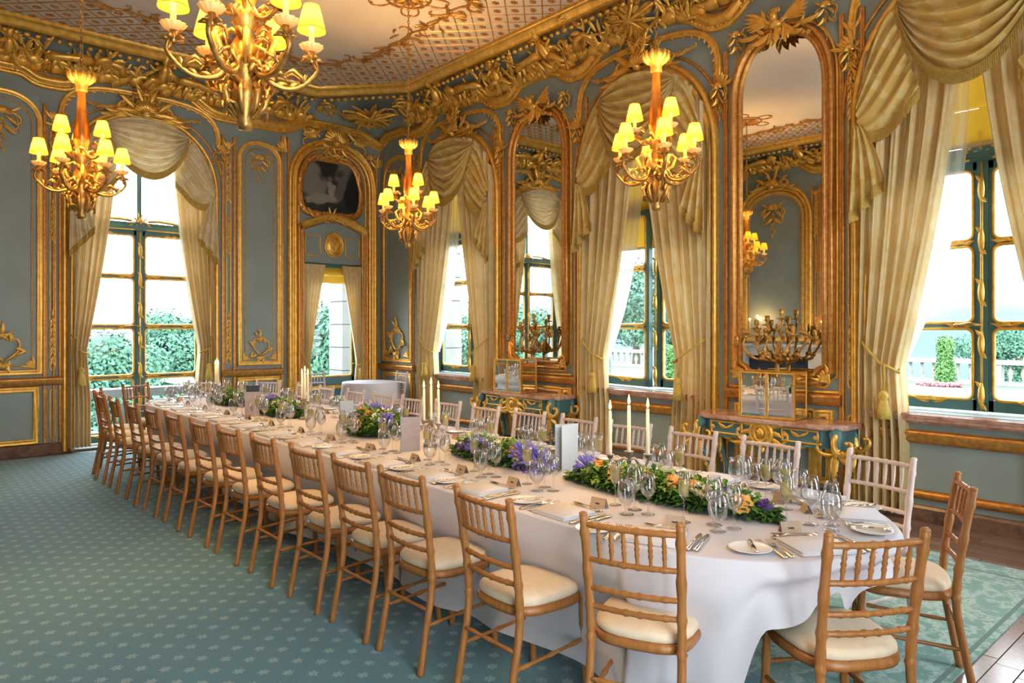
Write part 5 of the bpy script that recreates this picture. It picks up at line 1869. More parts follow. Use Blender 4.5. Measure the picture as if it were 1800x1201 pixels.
def m_knife():
    m = MB(); m.add(*flat([(-.115, .010, .002, 0), (-.108, .0115, .002, 0), (-.07, .009, .003, 0), (-.01, .0065, .003, 0), (.0, .007, .003, 0)], .006))
    m.add(*flat([(.0, .007, .004, 0), (.02, .0095, .004, 0), (.09, .0100, .004, 0), (.112, .006, .004, 0), (.118, .001, .004, 0)], .002)); return m
def m_fork():
    m = MB(); m.add(*flat(HND + [(.012, .004, .009, 0), (.026, .011, .006, 0), (.040, .0135, .004, 0), (.050, .0135, .004, 0)], .003))
    for k in range(4):
        x = -.0115 + .0077 * k
        m.tube([(x, .048, .006), (x, .07, .008), (x, .092, .014)], [.0024, .0020, .0012], 5)
    return m
def m_spoon():
    m = MB(); m.add(*flat(HND + [(.014, .0045, .009, .001), (.026, .014, .007, .004), (.044, .0195, .007, .006), (.062, .017, .009, .005), (.075, .008, .011, .001), (.078, .001, .012, 0)], .002)); return m
def m_butter():
    m = MB(); m.add(*flat([(-.08, .008, .0, 0), (-.05, .007, .0, 0), (.0, .0055, .0, 0)], .006)); m.add(*flat([(.0, .006, .001, 0), (.03, .009, .001, 0), (.065, .008, .001, 0), (.078, .002, .001, 0)], .003)); return m
KN, FK, SP, BK = (proto_mesh(n_, f(), 'silver') for n_, f in (('knife', m_knife), ('fork', m_fork), ('spoon', m_spoon), ('butter_knife', m_butter)))
mb = MB().lathe([(.0, .004), (.045, .004), (.052, .006), (.078, .014), (.0815, .0155), (.080, .017), (.074, .0145), (.050, .009), (.0, .0085)], 28)
PLT = proto_mesh('side_plate', mb, 'china')
def napk():
    m = MB()
    rg_ = random.Random(2)
    def layer(z0, z1, x0, x1, y0, y1, r=.006):
        n_ = 10
        loop = roundrect(x0, x1, y0, y1, r, 2)
        k = len(loop)
        vs = [(a, b, z0) for a, b in loop] + [(a * 1.012, b, (z0 + z1) / 2) for a, b in loop] + [(a, b, z1) for a, b in loop]
        fs = [tuple(range(k))[::-1], tuple(range(2 * k, 3 * k))]
        for j in range(2):
            for i in range(k):
                fs.append((j * k + i, j * k + (i + 1) % k, (j + 1) * k + (i + 1) % k, (j + 1) * k + i))
        m.add(vs, fs)
    layer(0, .006, -.112, .112, -.098, .098); layer(.0062, .012, -.110, .112, -.098, .096); layer(.0122, .017, -.111, .110, -.096, .096)
    return m
NAP = proto_mesh('napkin', napk(), 'napkin')
def lathe_mesh(name, prof, mat, n=22):
    return proto_mesh(name, MB().lathe(prof, n), mat)
FL_ = lathe_mesh('champagne_flute', [(.0, .002), (.030, .002), (.031, .004), (.012, .008), (.0042, .016), (.0036, .06), (.0036, .098), (.008, .106), (.020, .120), (.0255, .145), (.0262, .18), (.0245, .222), (.0238, .222), (.0252, .18), (.0245, .147), (.019, .123), (.004, .112)], 'crystal')
FW_ = lathe_mesh('flute_wine', [(.0, .113), (.0188, .124), (.0242, .147), (.0249, .18), (.0245, .187), (.0, .187)], 'wine')
WG_ = lathe_mesh('wine_glass', [(.0, .002), (.034, .002), (.035, .004), (.013, .008), (.0046, .016), (.0038, .05), (.0038, .078), (.010, .088), (.028, .102), (.040, .122), (.0415, .14), (.036, .178), (.029, .213), (.0283, .213), (.0352, .178), (.0405, .14), (.039, .122), (.027, .105), (.004, .093)], 'crystal')
WS_ = lathe_mesh('small_wine_glass', [(.0, .002), (.031, .002), (.032, .004), (.012, .008), (.0044, .016), (.0036, .05), (.0036, .070), (.009, .080), (.024, .092), (.034, .110), (.0355, .126), (.031, .160), (.0265, .188), (.0258, .188), (.0303, .160), (.0347, .126), (.033, .110), (.023, .095), (.004, .084)], 'crystal')
GB_ = lathe_mesh('water_goblet', [(.0, .002), (.033, .002), (.034, .004), (.016, .010), (.0085, .018), (.008, .030), (.016, .040), (.034, .062), (.0425, .095), (.0415, .13), (.036, .163), (.0352, .163), (.0405, .13), (.0415, .095), (.033, .064), (.006, .044)], 'crystal')
def card_m():
    m = MB(); w_ = .042; h_ = .044; d_ = .020
    for s in (-1, 1):
        m.add([(-w_, s * d_, 0), (w_, s * d_, 0), (w_, s * .0008, h_), (-w_, s * .0008, h_), (-w_, s * d_ * .93, 0), (w_, s * d_ * .93, 0), (w_, 0, h_ - .001), (-w_, 0, h_ - .001)],
              [(0, 1, 2, 3), (7, 6, 5, 4), (0, 3, 7, 4), (1, 5, 6, 2)])
    return m
CRD = proto_mesh('place_card', card_m(), 'kraft', False)
def ink_m():
    m = MB()     # handwritten name, a flowing stroke too small to read
    rg_ = random.Random(4)
    p = []
    for i in range(26):
        q = i / 25
        x = -.013 + .026 * q
        zz = .019 + .0035 * sin(i * 1.9) + .002 * sin(i * 3.1)
        y = -.0206 * (1 - zz / .044) - .0006
        p.append((x, y, zz))
    m.tube(p, .0009, 4)
    return m
INK = proto_mesh('handwriting', ink_m(), 'ink')

def item(me, name, x, y, z, rz, label, cat, group, kids=()):
    o = link(name, me)
    o.location = (x, y, z); o.rotation_euler = (0, 0, rz)
    tag(o, label, cat, group)
    for (n_, m_) in kids: link(n_, m_, o)
    return o
pj = random.Random(31)
for (px, py, f, ph, far) in PLACES:
    L = sqrt(f[0] ** 2 + f[1] ** 2); fx, fy = f[0] / L, f[1] / L
    # front edge of the cloth ahead of the chair
    bx, by = px, py
    for _ in range(400):
        cyl = TY0 if by < TY0 else (TY1 if by > TY1 else by)
        if sqrt((bx - TX) ** 2 + (by - cyl) ** 2) < TR_ - .005: break
        bx += fx * .005; by += fy * .005
    rx, ry = fy, -fx          # guest's right
    base = atan2(fy, fx) - pi / 2
    def at(a, b):
        return bx + rx * a + fx * b, by + ry * a + fy * b
    def put(me, nm, a, b, rot, z, label, cat, group, kids=(), j=.006, jr=.05):
        x, y = at(a + pj.uniform(-j, j), b + pj.uniform(-j, j))
        return item(me, nm, x, y, TZ + z, base + rot + pj.uniform(-jr, jr), label + ' at ' + ph, cat, group, kids)
    put(NAP, 'napkin', 0, .125, 0, .003, 'folded white napkin', 'napkin', 'folded napkins')
    put(KN, 'dinner_knife', .150, .135, 0, .004, 'silver dinner knife right of the napkin', 'knife', 'table knives')
    put(KN, 'starter_knife', .185, .130, 0, .004, 'outer silver knife', 'knife', 'table knives')
    put(FK, 'dinner_fork', -.145, .130, 0, .003, 'silver dinner fork left of the napkin', 'fork', 'table forks')
    put(FK, 'starter_fork', -.180, .125, 0, .003, 'outer silver fork', 'fork', 'table forks')
    put(PLT, 'side_plate', -.265, .125, 0, .002, 'small white side plate', 'plate', 'side plates')
    put(BK, 'butter_knife', -.250, .130, -.35, .0185, 'silver butter knife on the side plate', 'knife', 'butter knives', j=.004)
    put(SP, 'dessert_spoon', -.01, .285, pi / 2, .003, 'silver dessert spoon above the napkin', 'spoon', 'dessert spoons')
    put(FK, 'dessert_fork', .01, .252, -pi / 2, .003, 'silver dessert fork above the napkin', 'fork', 'dessert forks')
    put(CRD, 'place_card', .03, .335, 0, .002, 'kraft place card with a handwritten name', 'place card', 'place cards', [('handwriting', INK)], jr=.2)
    put(FL_, 'champagne_flute', .055, .415, 0, .001, 'flute of pale champagne', 'champagne flute', 'champagne flutes', [('champagne', FW_)])
    put(GB_, 'water_goblet', .205, .335, 0, .001, 'empty water goblet', 'goblet', 'water goblets')
    put(WG_, 'wine_glass', .175, .425, 0, .001, 'tall empty red wine glass', 'wine glass', 'wine glasses')
    put(WS_, 'small_wine_glass', .262, .40, 0, .001, 'empty white wine glass', 'wine glass', 'white wine glasses')

# ---------------------------------------------------------------- menus standing on the table
def menu(px, py, w, h, rz, front, back, label, spread=.45):
    o = thing('menu_card', label, 'menu', (px, py, TZ + .003), rz, 'standing menu cards')
    t_ = .0012
    for s, mt in ((-1, front), (1, back)):
        m = MB(); m.m = Matrix.Rotation(s * spread / 2, 4, 'Z')
        m.box(0, w, -t_, t_, 0, h)
        m.build('card_leaf', M[mt], o, smooth=False)
    return o
menu(3.16, 2.96, .15, .27, radians(171), 'menu_blue', 'menu_blue', 'pale blue folded menu standing among the blue flowers nearest the near end')
menu(2.66, 4.15, .135, .235, radians(-10), 'menu_grey', 'navy', 'grey folded menu standing left of the second candelabrum')
menu(3.06, 5.52, .12, .22, radians(160), 'menu_blue', 'menu_blue', 'pale blue folded menu standing behind the round bouquet')
menu(2.60, 6.78, .135, .235, radians(-10), 'menu_grey', 'navy', 'grey folded menu standing before the far garland')
menu(3.05, 7.55, .13, .23, radians(165), 'navy', 'navy', 'dark folded menu at the far end of the table')
menu(3.32, 4.98, .10, .12, radians(200), 'navy', 'navy', 'small dark card leaning on the window side of the table', .8)

# ---------------------------------------------------------------- flowers
def rosem(rad, seed, mat, name):
    rg_ = random.Random(seed); m = MB()
    for ringi, (rr, n_, tilt, up) in enumerate(((.25, 3, 1.25, .60), (.5, 5, .95, .42), (.78, 6, .60, .22), (1.0, 7, .25, .05))):
        for k in range(n_):
            a = 2 * pi * k / n_ + ringi * .7
            def fn(p_, q_):
                w_ = (p_ - .5) * 2 * .62 * rr * (.5 + .6 * q_)
                l = rr * q_
                h = up + sin(tilt) * q_ * .55 - .18 * q_ * q_ * (1 if ringi > 1 else .3) + .05 * abs(p_ - .5)
                x = cos(tilt) * l * .9 + .12 * rr
                return ((x * cos(a) - w_ * sin(a)) * rad, (x * sin(a) + w_ * cos(a)) * rad, h * rad)
            m.grid(fn, 3, 3)
    m.ell((0, 0, .55 * rad), (.30 * rad, .30 * rad, .38 * rad), 7, 5)
    me = m.mesh(name); me.materials.append(M[mat]); return me
def agap(mat, name):
    rg_ = random.Random(8); m = MB()
    for k in range(34):
        a = rg_.uniform(0, 6.28); c = rg_.uniform(-.3, 1); s_ = sqrt(1 - c * c)
        d = Vector((s_ * cos(a), s_ * sin(a), c))
        m.tube([d * .015, d * .045, d * .062], [.0015, .004, .010], 5)
        for q in range(4):
            e = (d + Vector((rg_.uniform(-.8, .8), rg_.uniform(-.8, .8), rg_.uniform(-.6, .8)))).normalized()
            m.tube([d * .055, d * .062 + e * .016], [.005, .0015], 4)
    me = m.mesh(name); me.materials.append(M[mat]); return me
def pompom(mat, name, seed):
    rg_ = random.Random(seed); m = MB()
    for k in range(40):
        a = rg_.uniform(0, 6.28); c = rg_.uniform(-.2, 1); s_ = sqrt(1 - c * c)
        m.ell((.026 * s_ * cos(a), .026 * s_ * sin(a), .022 * c), .006, 5, 3)
    me = m.mesh(name); me.materials.append(M[mat]); return me
FLW = {'apricot_rose': rosem(.042, 1, 'rose_o', 'apricot_rose'), 'cream_rose': rosem(.042, 2, 'rose_w', 'cream_rose'), 'lilac_rose': rosem(.038, 3, 'lilac', 'lilac_rose'),
       'violet_bloom': rosem(.030, 4, 'violet', 'violet_bloom'), 'blue_agapanthus': agap('blue_fl', 'blue_agapanthus'), 'white_blossom': pompom('white_fl', 'white_blossom', 5)}
def greens(name, cx, cy, lx, ly, hz, n_, seed, mat, frac, size):
    rg_ = random.Random(seed); m = MB()
    for k in range(n_):
        while True:
            a, b = rg_.uniform(-1, 1), rg_.uniform(-1, 1)
            e = abs(b) ** 3 + a * a
            if e < 1: break
        top = hz * (1 - a * a) ** .5 * (1 - abs(b) ** 5)
        z = top * rg_.uniform(.25, 1.02)
        an = rg_.uniform(0, 6.28)
        L = size * rg_.uniform(.6, 1.4); w_ = L * .5
        el = rg_.uniform(-.3, .9) * (.4 + z / hz)
        d = Vector((cos(an) * cos(el), sin(an) * cos(el), sin(el)))
        sd = Vector((-sin(an), cos(an), rg_.uniform(-.4, .4))) * (w_ / 2)
        p = Vector((cx + a * lx, cy + b * ly, z))
        up = Vector((0, 0, .15 * L))
        m.add([p, p + d * L * .5 + sd + up, p + d * L - up * .6, p + d * L * .5 - sd + up, p + d * L * .5 + up * .2], [(0, 4, 1), (0, 3, 4), (1, 4, 2), (4, 3, 2)])
    for q in m.v:
        q = q
    m.v = [Vector((v[0], v[1], max(.001, v[2]))) for v in m.v]
    me = m.mesh(name); me.materials.append(M[mat]); return me
def arrangement(name, label, x, y, lx, ly, hz, flowers, seed, cat='flowers', dens=1.0):
    o = thing(name, label, cat, (x, y, TZ + .003), 0, 'flower arrangements on the table')
    n_ = int(2600 * dens * (lx * ly) ** .5 / .30)
    link('foliage', greens('foliage', 0, 0, lx, ly, hz, n_, seed, 'leaf', 1, .045), o)['kind'] = 'stuff'
    link('dark_leaves', greens('dark_leaves', 0, 0, lx * 1.02, ly * 1.02, hz * .72, int(n_ * .7), seed + 1, 'leaf_dk', 1, .05), o)['kind'] = 'stuff'
    rg_ = random.Random(seed + 2)
    for (k, a, b, s) in flowers:
        zz = hz * sqrt(max(.0, 1 - a * a * .9)) * (1 - abs(b) ** 5 * .7)
        f = link(k, FLW[k], o)
        f.matrix_local = Matrix.Translation((a * lx, b * ly, zz * .86)) @ Matrix.Rotation(-b * .3 + rg_.uniform(-.3, .3), 4, 'X') @ Matrix.Rotation(a * .9 - .25, 4, 'Y') @ Matrix.Rotation(rg_.uniform(0, 6), 4, 'Z') @ Matrix.Scale(s, 4)
    return o
def rnd_flowers(seed, n_, kinds):
    rg_ = random.Random(seed)
    out = []
    for i in range(n_):
        out.append((rg_.choice(kinds), rg_.uniform(-.75, .6), -0.92 + 1.84 * (i + rg_.uniform(.1, .9)) / n_, rg_.uniform(.8, 1.15)))
    return out
KS = ['apricot_rose', 'cream_rose', 'white_blossom', 'violet_bloom', 'white_blossom', 'blue_agapanthus', 'apricot_rose', 'white_blossom']
arrangement('flower_garland', 'long low garland of ivy, apricot roses and blue blooms at the near end', 2.93, 2.17, .13, .62, .115,
            rnd_flowers(3, 15, KS) + [('apricot_rose', -.45, -.35, 1.1), ('apricot_rose', -.4, .42, 1.15), ('blue_agapanthus', -.1, .80, 1.0), ('apricot_rose', -.55, -.78, 1.1), ('cream_rose', -.5, -.5, 1.1), ('violet_bloom', -.3, -.62, 1.3)], 40, dens=1.25)
arrangement('flower_garland', 'middle garland of green foliage with violet and cream blooms left of the blue menu', 2.95, 3.45, .13, .44, .125,
            rnd_flowers(4, 10, KS) + [('blue_agapanthus', -.45, -.95, 1.5), ('blue_agapanthus', -.55, -.72, 1.3), ('cream_rose', -.3, -.1, 1.2), ('violet_bloom', -.8, .6, 1.3)], 50, dens=1.2)
arrangement('flower_bouquet', 'rounded bouquet of apricot, lilac and blue flowers in the middle of the table', 2.95, 4.98, .19, .24, .20,
            [('apricot_rose', -.25, .45, 1.3), ('apricot_rose', -.35, -.15, 1.15), ('apricot_rose', -.85, -.1, 1.25), ('apricot_rose', -.9, .55, 1.0), ('lilac_rose', -.65, .3, 1.3), ('cream_rose', .1, -.3, 1.3), ('cream_rose', .2, -.6, 1.2),
             ('blue_agapanthus', .2, .2, 1.1), ('blue_agapanthus', -.1, -.85, 1.0), ('violet_bloom', -.1, .1, 1.2), ('white_blossom', .0, .5, 1.3), ('white_blossom', -.4, -.6, 1.4), ('blue_agapanthus', .4, -.1, 1.0), ('violet_bloom', -.5, .8, 1.0)], 60, dens=1.3)
arrangement('flower_garland', 'garland of white blossom and blue flowers beyond the third candelabrum', 2.93, 6.75, .14, .42, .14, rnd_flowers(6, 10, ['white_blossom', 'cream_rose', 'white_blossom', 'blue_agapanthus', 'lilac_rose']), 70, dens=1.1)
arrangement('flower_garland', 'farthest garland of pale flowers before the French window', 2.93, 8.05, .14, .36, .14, rnd_flowers(7, 8, ['white_blossom', 'cream_rose', 'white_blossom', 'lilac_rose']), 80, dens=1.0)

# ---------------------------------------------------------------- candelabra with lit candles
def candle_mesh(h):
    m = MB(); m.lathe([(.0085, 0), (.0105, .005), (.0098, h * .5), (.0078, h - .004), (.006, h), (.0, h - .002)], 12); return m
CND = proto_mesh('table_candle', candle_mesh(.25), 'wax')
FLM = proto_mesh('flame', MB().lathe([(.0, 0), (.0055, .006), (.0075, .015), (.0055, .030), (.002, .048), (.0, .054)], 9), 'flame')
WCK = proto_mesh('wick', MB().tube([(0, 0, 0), (0, 0, .008)], .0012, 5), 'ink')
CLT = D.lights.new('candle_light', 'POINT'); CLT.energy = CANDLE; CLT.color = (1, .58, .22); CLT.shadow_soft_size = .012
def candle(x, y, z, label, group='lit candles in the candelabra', h=.25, lit=True):
    o = item(CND, 'candle', x, y, z, 0, label, 'candle', group)
    o.scale = (1, 1, h / .25)
    w_ = link('wick', WCK, o, (0, 0, .25)); w_.scale = (1, 1, .25 / h)
    f_ = link('flame', FLM, o, (0, 0, .25 + .005)); f_.scale = (1, 1, .25 / h)
    if lit:
        l_ = link('candle_light', CLT, o, (0, 0, .25 + .05 * .25 / h))
    return o
def candelabrum_proto():
    t = thing('candelabrum', '', 'candelabrum')
    MB().lathe([(.0, 0), (.055, 0), (.058, .006), (.05, .012), (.02, .022), (.012, .04), (.016, .06), (.010, .075), (.008, .12), (.014, .135), (.009, .15), (.016, .165), (.021, .185), (.026, .192), (.012, .192), (.0, .19)], 18).build('stem', M['pewter'], t)
    for s in (-1, 1):
        a = curve([(0, 0, .145), (0, s * .03, .155), (0, s * .055, .125), (0, s * .082, .11), (0, s * .098, .135), (0, s * .10, .155)], 18)
        m = MB().tube(a, [.0075] * 19, 7)
        m.lathe([(.004, .150), (.014, .156), (.019, .170), (.024, .176), (.012, .176), (.0, .174)], 14, (0, s * .10, 0))
        m.build('arm', M['pewter'], t)
    return t
cp_ = candelabrum_proto()
CW = ['nearest the rounded table end', 'beside the middle garland', 'third along the table', 'at the far end of the table']
for k, y in enumerate((2.42, 4.20, 6.23, 8.55)):
    ang = (radians(48), radians(-4), radians(-10), radians(-10))[k]
    if k == 0:
        o = cp_; o.location = (2.98, y, TZ + .003); o.rotation_euler = (0, 0, ang)
    else:
        o = copy_tree(cp_, (2.95, y, TZ + .003), ang)
    tag(o, 'pewter three-light candelabrum %s' % CW[k], 'candelabrum', 'candelabra on the dining table')
    x = o.location.x
    for q, nm in ((0, 'middle'), (-1, 'left'), (1, 'right')):
        dy = .10 * q
        # local +y maps to (-sin, cos)
        cx_, cy_ = x - sin(ang) * dy, y + cos(ang) * dy
        # image-right test: project on camera right axis
        right = (cx_ - x) * cos(radians(41.58)) - (cy_ - y) * sin(radians(41.58))
        nm = 'middle' if q == 0 else ('right' if right > 0 else 'left')
        candle(cx_, cy_, TZ + (.186 if q == 0 else .172) + .003, 'lit ivory %s candle of the candelabrum %s' % (nm, CW[k]), h=.25 if q == 0 else .245 - .01 * (q > 0))

# ---------------------------------------------------------------- console tables with mirrored boxes
def console(cy, label):
    mx = WM['right'] @ Matrix.Translation((U(cy), 0, 0.0))
    o = thing('console_table', label, 'console table', mx=mx)
    o['group'] = 'console tables under the looking glasses'
    W2, Dp, ht = .74, .50, .775
    out = [(-W2, .01), (-W2, Dp * .72), (-W2 + .03, Dp * .80), (-W2 + .10, Dp * .92), (-W2 + .16, Dp), (W2 - .16, Dp), (W2 - .10, Dp * .92), (W2 - .03, Dp * .80), (W2, Dp * .72), (W2, .01)]
    def slab(e, z0, z1):
        k = len(out)
        pts = [(a * (1 + e / W2), b + (e if b > .1 else 0)) for a, b in out]
        return [(a, z0, b) for a, b in pts] + [(a, z1, b) for a, b in pts], [tuple(range(k)), tuple(range(k, 2 * k))[::-1]] + [(i, k + i, k + (i + 1) % k, (i + 1) % k) for i in range(k)]
    m = MB(); m.add(*slab(.0, ht - .035, ht - .012)); m.add(*slab(-.008, ht - .012, ht)); m.add(*slab(-.012, ht - .045, ht - .035))
    m.build('marble_top', M['marble'], o, smooth=False)
    m = MB(); m.add(*slab(-.045, ht - .20, ht - .045)); m.add(*slab(-.038, ht - .205, ht - .19))
    m.build('apron', M['teal'], o, smooth=False)
    for s in (-1, 1):
        m = MB()
        m.sweep([(q[0], q[1]) for q in rectpath(*sorted((s * .20, s * .52)), ht - .175, ht - .065)], [(q, w_ + Dp - .045) for q, w_ in P_BEAD], True)
        m.scroll(s * .36, ht - .115, 0, .13, 3.3, .010, 12, 6, Dp - .045); m.scroll(s * .36, ht - .125, pi, .13, -3.3, .010, 12, 6, Dp - .045)
        m.leaf(s * .36, ht - .12, .3, .09, .03, .5, Dp - .04); m.leaf(s * .36, ht - .12, 2.8, .09, .03, -.5, Dp - .04)
        m.bloom(s * .23, ht - .12, .02, Dp - .045); m.bloom(s * .50, ht - .12, .022, Dp - .045)
        m.build('drawer_mount', M['gold'], o)
    # central mask medallion
    m = MB()
    m.ell((0, ht - .135, Dp - .045), (.078, .088, .020), 14, 8)
    m.ell((0, ht - .130, Dp - .022), (.038, .050, .022), 10, 7); m.ell((0, ht - .135, Dp + .0), (.007, .016, .008), 6, 4)
    for q_ in (-1, 1): m.ell((q_ * .016, ht - .118, Dp - .004), (.009, .005, .005), 6, 4)
    m.ell((0, ht - .158, Dp - .004), (.013, .005, .005), 6, 4)
    m.sweep([(.085 * cos(q * pi / 10), ht - .135 + .095 * sin(q * pi / 10)) for q in range(20)], [(q, w_ + Dp - .045) for q, w_ in P_MID], True)
    for q in range(11):
        a_ = 2 * pi * q / 11
        m.leaf(.042 * cos(a_), ht - .132 + .052 * sin(a_), a_, .045, .026, .5, Dp - .028, 2, .3, 5)
    for s in (-1, 1):
        A = lambda a: a if s > 0 else pi - a
        m.leaf(s * .08, ht - .07, A(.3), .14, .055, s * -.4, Dp - .045); m.leaf(s * .08, ht - .12, A(-.1), .13, .05, s * -.5, Dp - .045)
        m.leaf(s * .08, ht - .17, A(-.5), .13, .05, s * .6, Dp - .045)
        m.scroll(s * .05, ht - .23, A(-.15), .34, s * 3.4, .022, 18, 7, Dp - .06)
        m.leaf(s * .06, ht - .23, A(-.2), .26, .055, s * .6, Dp - .055)
        m.leaf(s * .30, ht - .235, A(.25), .16, .045, s * .4, Dp - .07)
    m.leaf(0, ht - .22, -pi / 2, .10, .07, .2, Dp - .05)
    m.build('mask_medallion', M['gold'], o)
    # cabriole legs with gilt mounts
    for s in (-1, 1):
        for front in (1, 0):
            bx, bz = s * (W2 - .10), (Dp - .10 if front else .08)
            ox = s * .05; oz = .06 if front else 0
            pth = curve([(bx, ht - .06, bz), (bx + ox * .9, ht - .16, bz + oz * .8), (bx + ox * .6, ht - .30, bz + oz * .5), (bx - ox * .7, ht - .50, bz - oz * .6), (bx - ox * .9, .14, bz - oz * .5), (bx, .03, bz + oz * .2)], 22)
            lg = MB().tube(pth, [.062 - .040 * min(1, i / 13) + (.012 if i > 19 else 0) for i in range(23)], 8).build('leg', M['teal'], o)
            m = MB()
            q0 = pth[3]; w_ = q0.z + .045
            sx_ = q0.x
            m.scroll(sx_, ht - .09, -pi / 2 - s * .25, .22, s * 3.3, .022, 14, 7, w_)
            m.scroll(sx_ + s * .02, ht - .24, -pi / 2 + s * 1.6, .26, s * 4.2, .026, 16, 7, w_ - .01)
            m.scroll(sx_ - s * .01, ht - .24, -pi / 2 - s * 1.3, .24, -s * 4.0, .022, 14, 7, w_ - .015)
            m.leaf(sx_, ht - .07, -pi / 2, .20, .09, .3 * s, w_ - .02); m.leaf(sx_, ht - .22, -pi / 2 - .1 * s, .22, .08, .2, w_ - .025)
            m.leaf(sx_ + s * .03, ht - .25, -.6 if s > 0 else pi + .6, .14, .06, .4, w_ - .01)
            for k in range(5):
                m.bloom(sx_ - s * .012 * k, ht - .33 - .045 * k, .022, pth[9 + k].z + .01)
            m.build('gilt_mount', M['gold'], o)
            m = MB()
            m.tube([p + Vector((s * .012, 0, .016)) for p in pth[7:]], .006, 5)
            m.ell((pth[-1].x, .035, pth[-1].z + .02), (.03, .03, .03), 8, 6)
            m.build('gilt_edge', M['gold'], o)
    m = MB()
    m.tube(curve([(-W2 + .15, .17, .25), (-.3, .14, .30), (0, .16, .32), (.3, .14, .30), (W2 - .15, .17, .25)], 20), .018, 7)
    m.build('stretcher', M['teal'], o)
    return o
console(6.75, 'teal and gilt console table with pale marble top under the far looking glass')
console(3.34, 'teal and gilt console table with rose marble top under the nearest looking glass')

def mirrored_box(cx, cy, rz, label, L=.50, Wd=.30, Ht=.42):
    o = thing('mirrored_box', label, 'mirrored planter', (cx, cy, .778), rz, 'mirrored boxes on the console tables')
    e = .008
    def pan(p0, p1, nm='mirror_panel'):
        d = Vector((p1[0] - p0[0], p1[1] - p0[1], 0)); l = d.length; d.normalize(); nn = Vector((d.y, -d.x, 0))
        m = MB()
        a = Vector((*p0, 0)) + d * .012; b = Vector((*p1, 0)) - d * .012
        i_ = .018
        pts = []
        for (q, r) in ((a, .012), (b, .012)):
            pass
        o1 = [a + Vector((0, 0, .014)), b + Vector((0, 0, .014)), b + Vector((0, 0, Ht - .014)), a + Vector((0, 0, Ht - .014))]
        ctr = (o1[0] + o1[2]) / 2
        i1 = [p + (ctr - p).normalized() * .028 + nn * .004 for p in o1]
        m.add(o1 + i1, [(4, 5, 6, 7), (0, 1, 5, 4), (1, 2, 6, 5), (2, 3, 7, 6), (3, 0, 4, 7)])
        m.build(nm, M['mirror'], o, smooth=False)
    c = [(-L / 2, -Wd / 2), (0, -Wd / 2), (L / 2, -Wd / 2), (L / 2, Wd / 2), (0, Wd / 2), (-L / 2, Wd / 2)]
    for i in range(6):
        pan(c[i], c[(i + 1) % 6])
    m = MB()
    for (x, y) in c: m.box(x - .008, x + .008, y - .008, y + .008, 0, Ht + .004)
    for z in (.0, Ht - .012):
        for i in range(6):
            a, b = Vector(c[i]), Vector(c[(i + 1) % 6])
            x0, x1 = sorted((a.x, b.x)); y0, y1 = sorted((a.y, b.y))
            m.box(x0 - .007, x1 + .007, y0 - .007, y1 + .007, z, z + .014)
    m.build('brass_edging', M['gold'], o, smooth=False)
    MB().box(-L / 2 + .01, L / 2 - .01, -Wd / 2 + .01, Wd / 2 - .01, .01, .02).build('floor_panel', M['brown_book'], o, smooth=False)
    return o
# long side faces the room (-x): local -y -> world -x needs rz = -pi/2
mirrored_box(6.14, 6.86, -pi / 2 + .10, 'mirrored brass-edged box on the far console table', .46)
mirrored_box(6.17, 3.32, -pi / 2 + .12, 'mirrored brass-edged box on the nearest console table', .50)

def branch_candelabrum(cx, cy, rz, label, seed):
    o = thing('branched_candelabrum', label, 'candelabrum', (cx, cy, .778), rz, 'gilt branches behind the mirrored boxes')
    o.scale = (1, 1, 1.2)
    MB().lathe([(.0, 0), (.085, 0), (.08, .03), (.03, .06), (.022, .20), (.04, .24), (.02, .30), (.018, .42), (.035, .46), (.02, .5), (.012, .56), (.0, .57)], 14).build('stem', M['bronze'], o)
    rg_ = random.Random(seed)
    for k in range(6):
        a = (k - 2.5) / 2.5 * 1.45 + pi / 2 + pi
        a = -pi / 2 + (k - 2.5) / 2.5 * 1.5
        r1 = .24 + .10 * (abs(k - 2.5) / 2.5); z1 = .74 - .20 * (abs(k - 2.5) / 2.5) + .05 * (k % 2)
        ca, sa = sin(a + pi / 2) , -cos(a + pi / 2) * .38
        ca = (k - 2.5) / 2.5; sa = -.10 + .06 * (k % 2)
        p = curve([(0, 0, .40), (ca * .10, sa * .5, .44), (ca * .20, sa, .50 - .05), (ca * .30, sa, .58), (ca * .26, sa, .66), (ca * r1 * 1.1, sa, z1)], 24)
        p = [q + Vector((.012 * sin(i * .9), .012 * cos(i * .8), 0)) for i, q in enumerate(p)]
        m = MB().tube(p, [.0125 - .003 * i / 24 + .005 * (i % 5 == 0) for i in range(25)], 7)
        e = p[-1]
        m.lathe([(.006, 0), (.046, .008), (.050, .013), (.018, .016), (.012, .03), (.024, .045), (.023, .080), (.013, .084), (.0, .080)], 10, tuple(e), 5, .08)
        for q in (6, 11, 16, 20):
            m.ell(tuple(p[q]), (.022, .022, .02), 7, 5)
            d = Vector((rg_.uniform(-1, 1), rg_.uniform(-.4, .4), rg_.uniform(-.2, 1))).normalized()
            m.tube([p[q], p[q] + d * .035, p[q] + d * .05 + Vector((0, 0, .015))], [.010, .016, .003], 6)
        m.build('arm', M['bronze'], o)
    return o
branch_candelabrum(6.33, 6.74, -pi / 2, 'gilt branched candelabrum without candles behind the far mirrored box', 1)
branch_candelabrum(6.33, 3.36, -pi / 2, 'gilt branched candelabrum without candles behind the nearest mirrored box', 2)

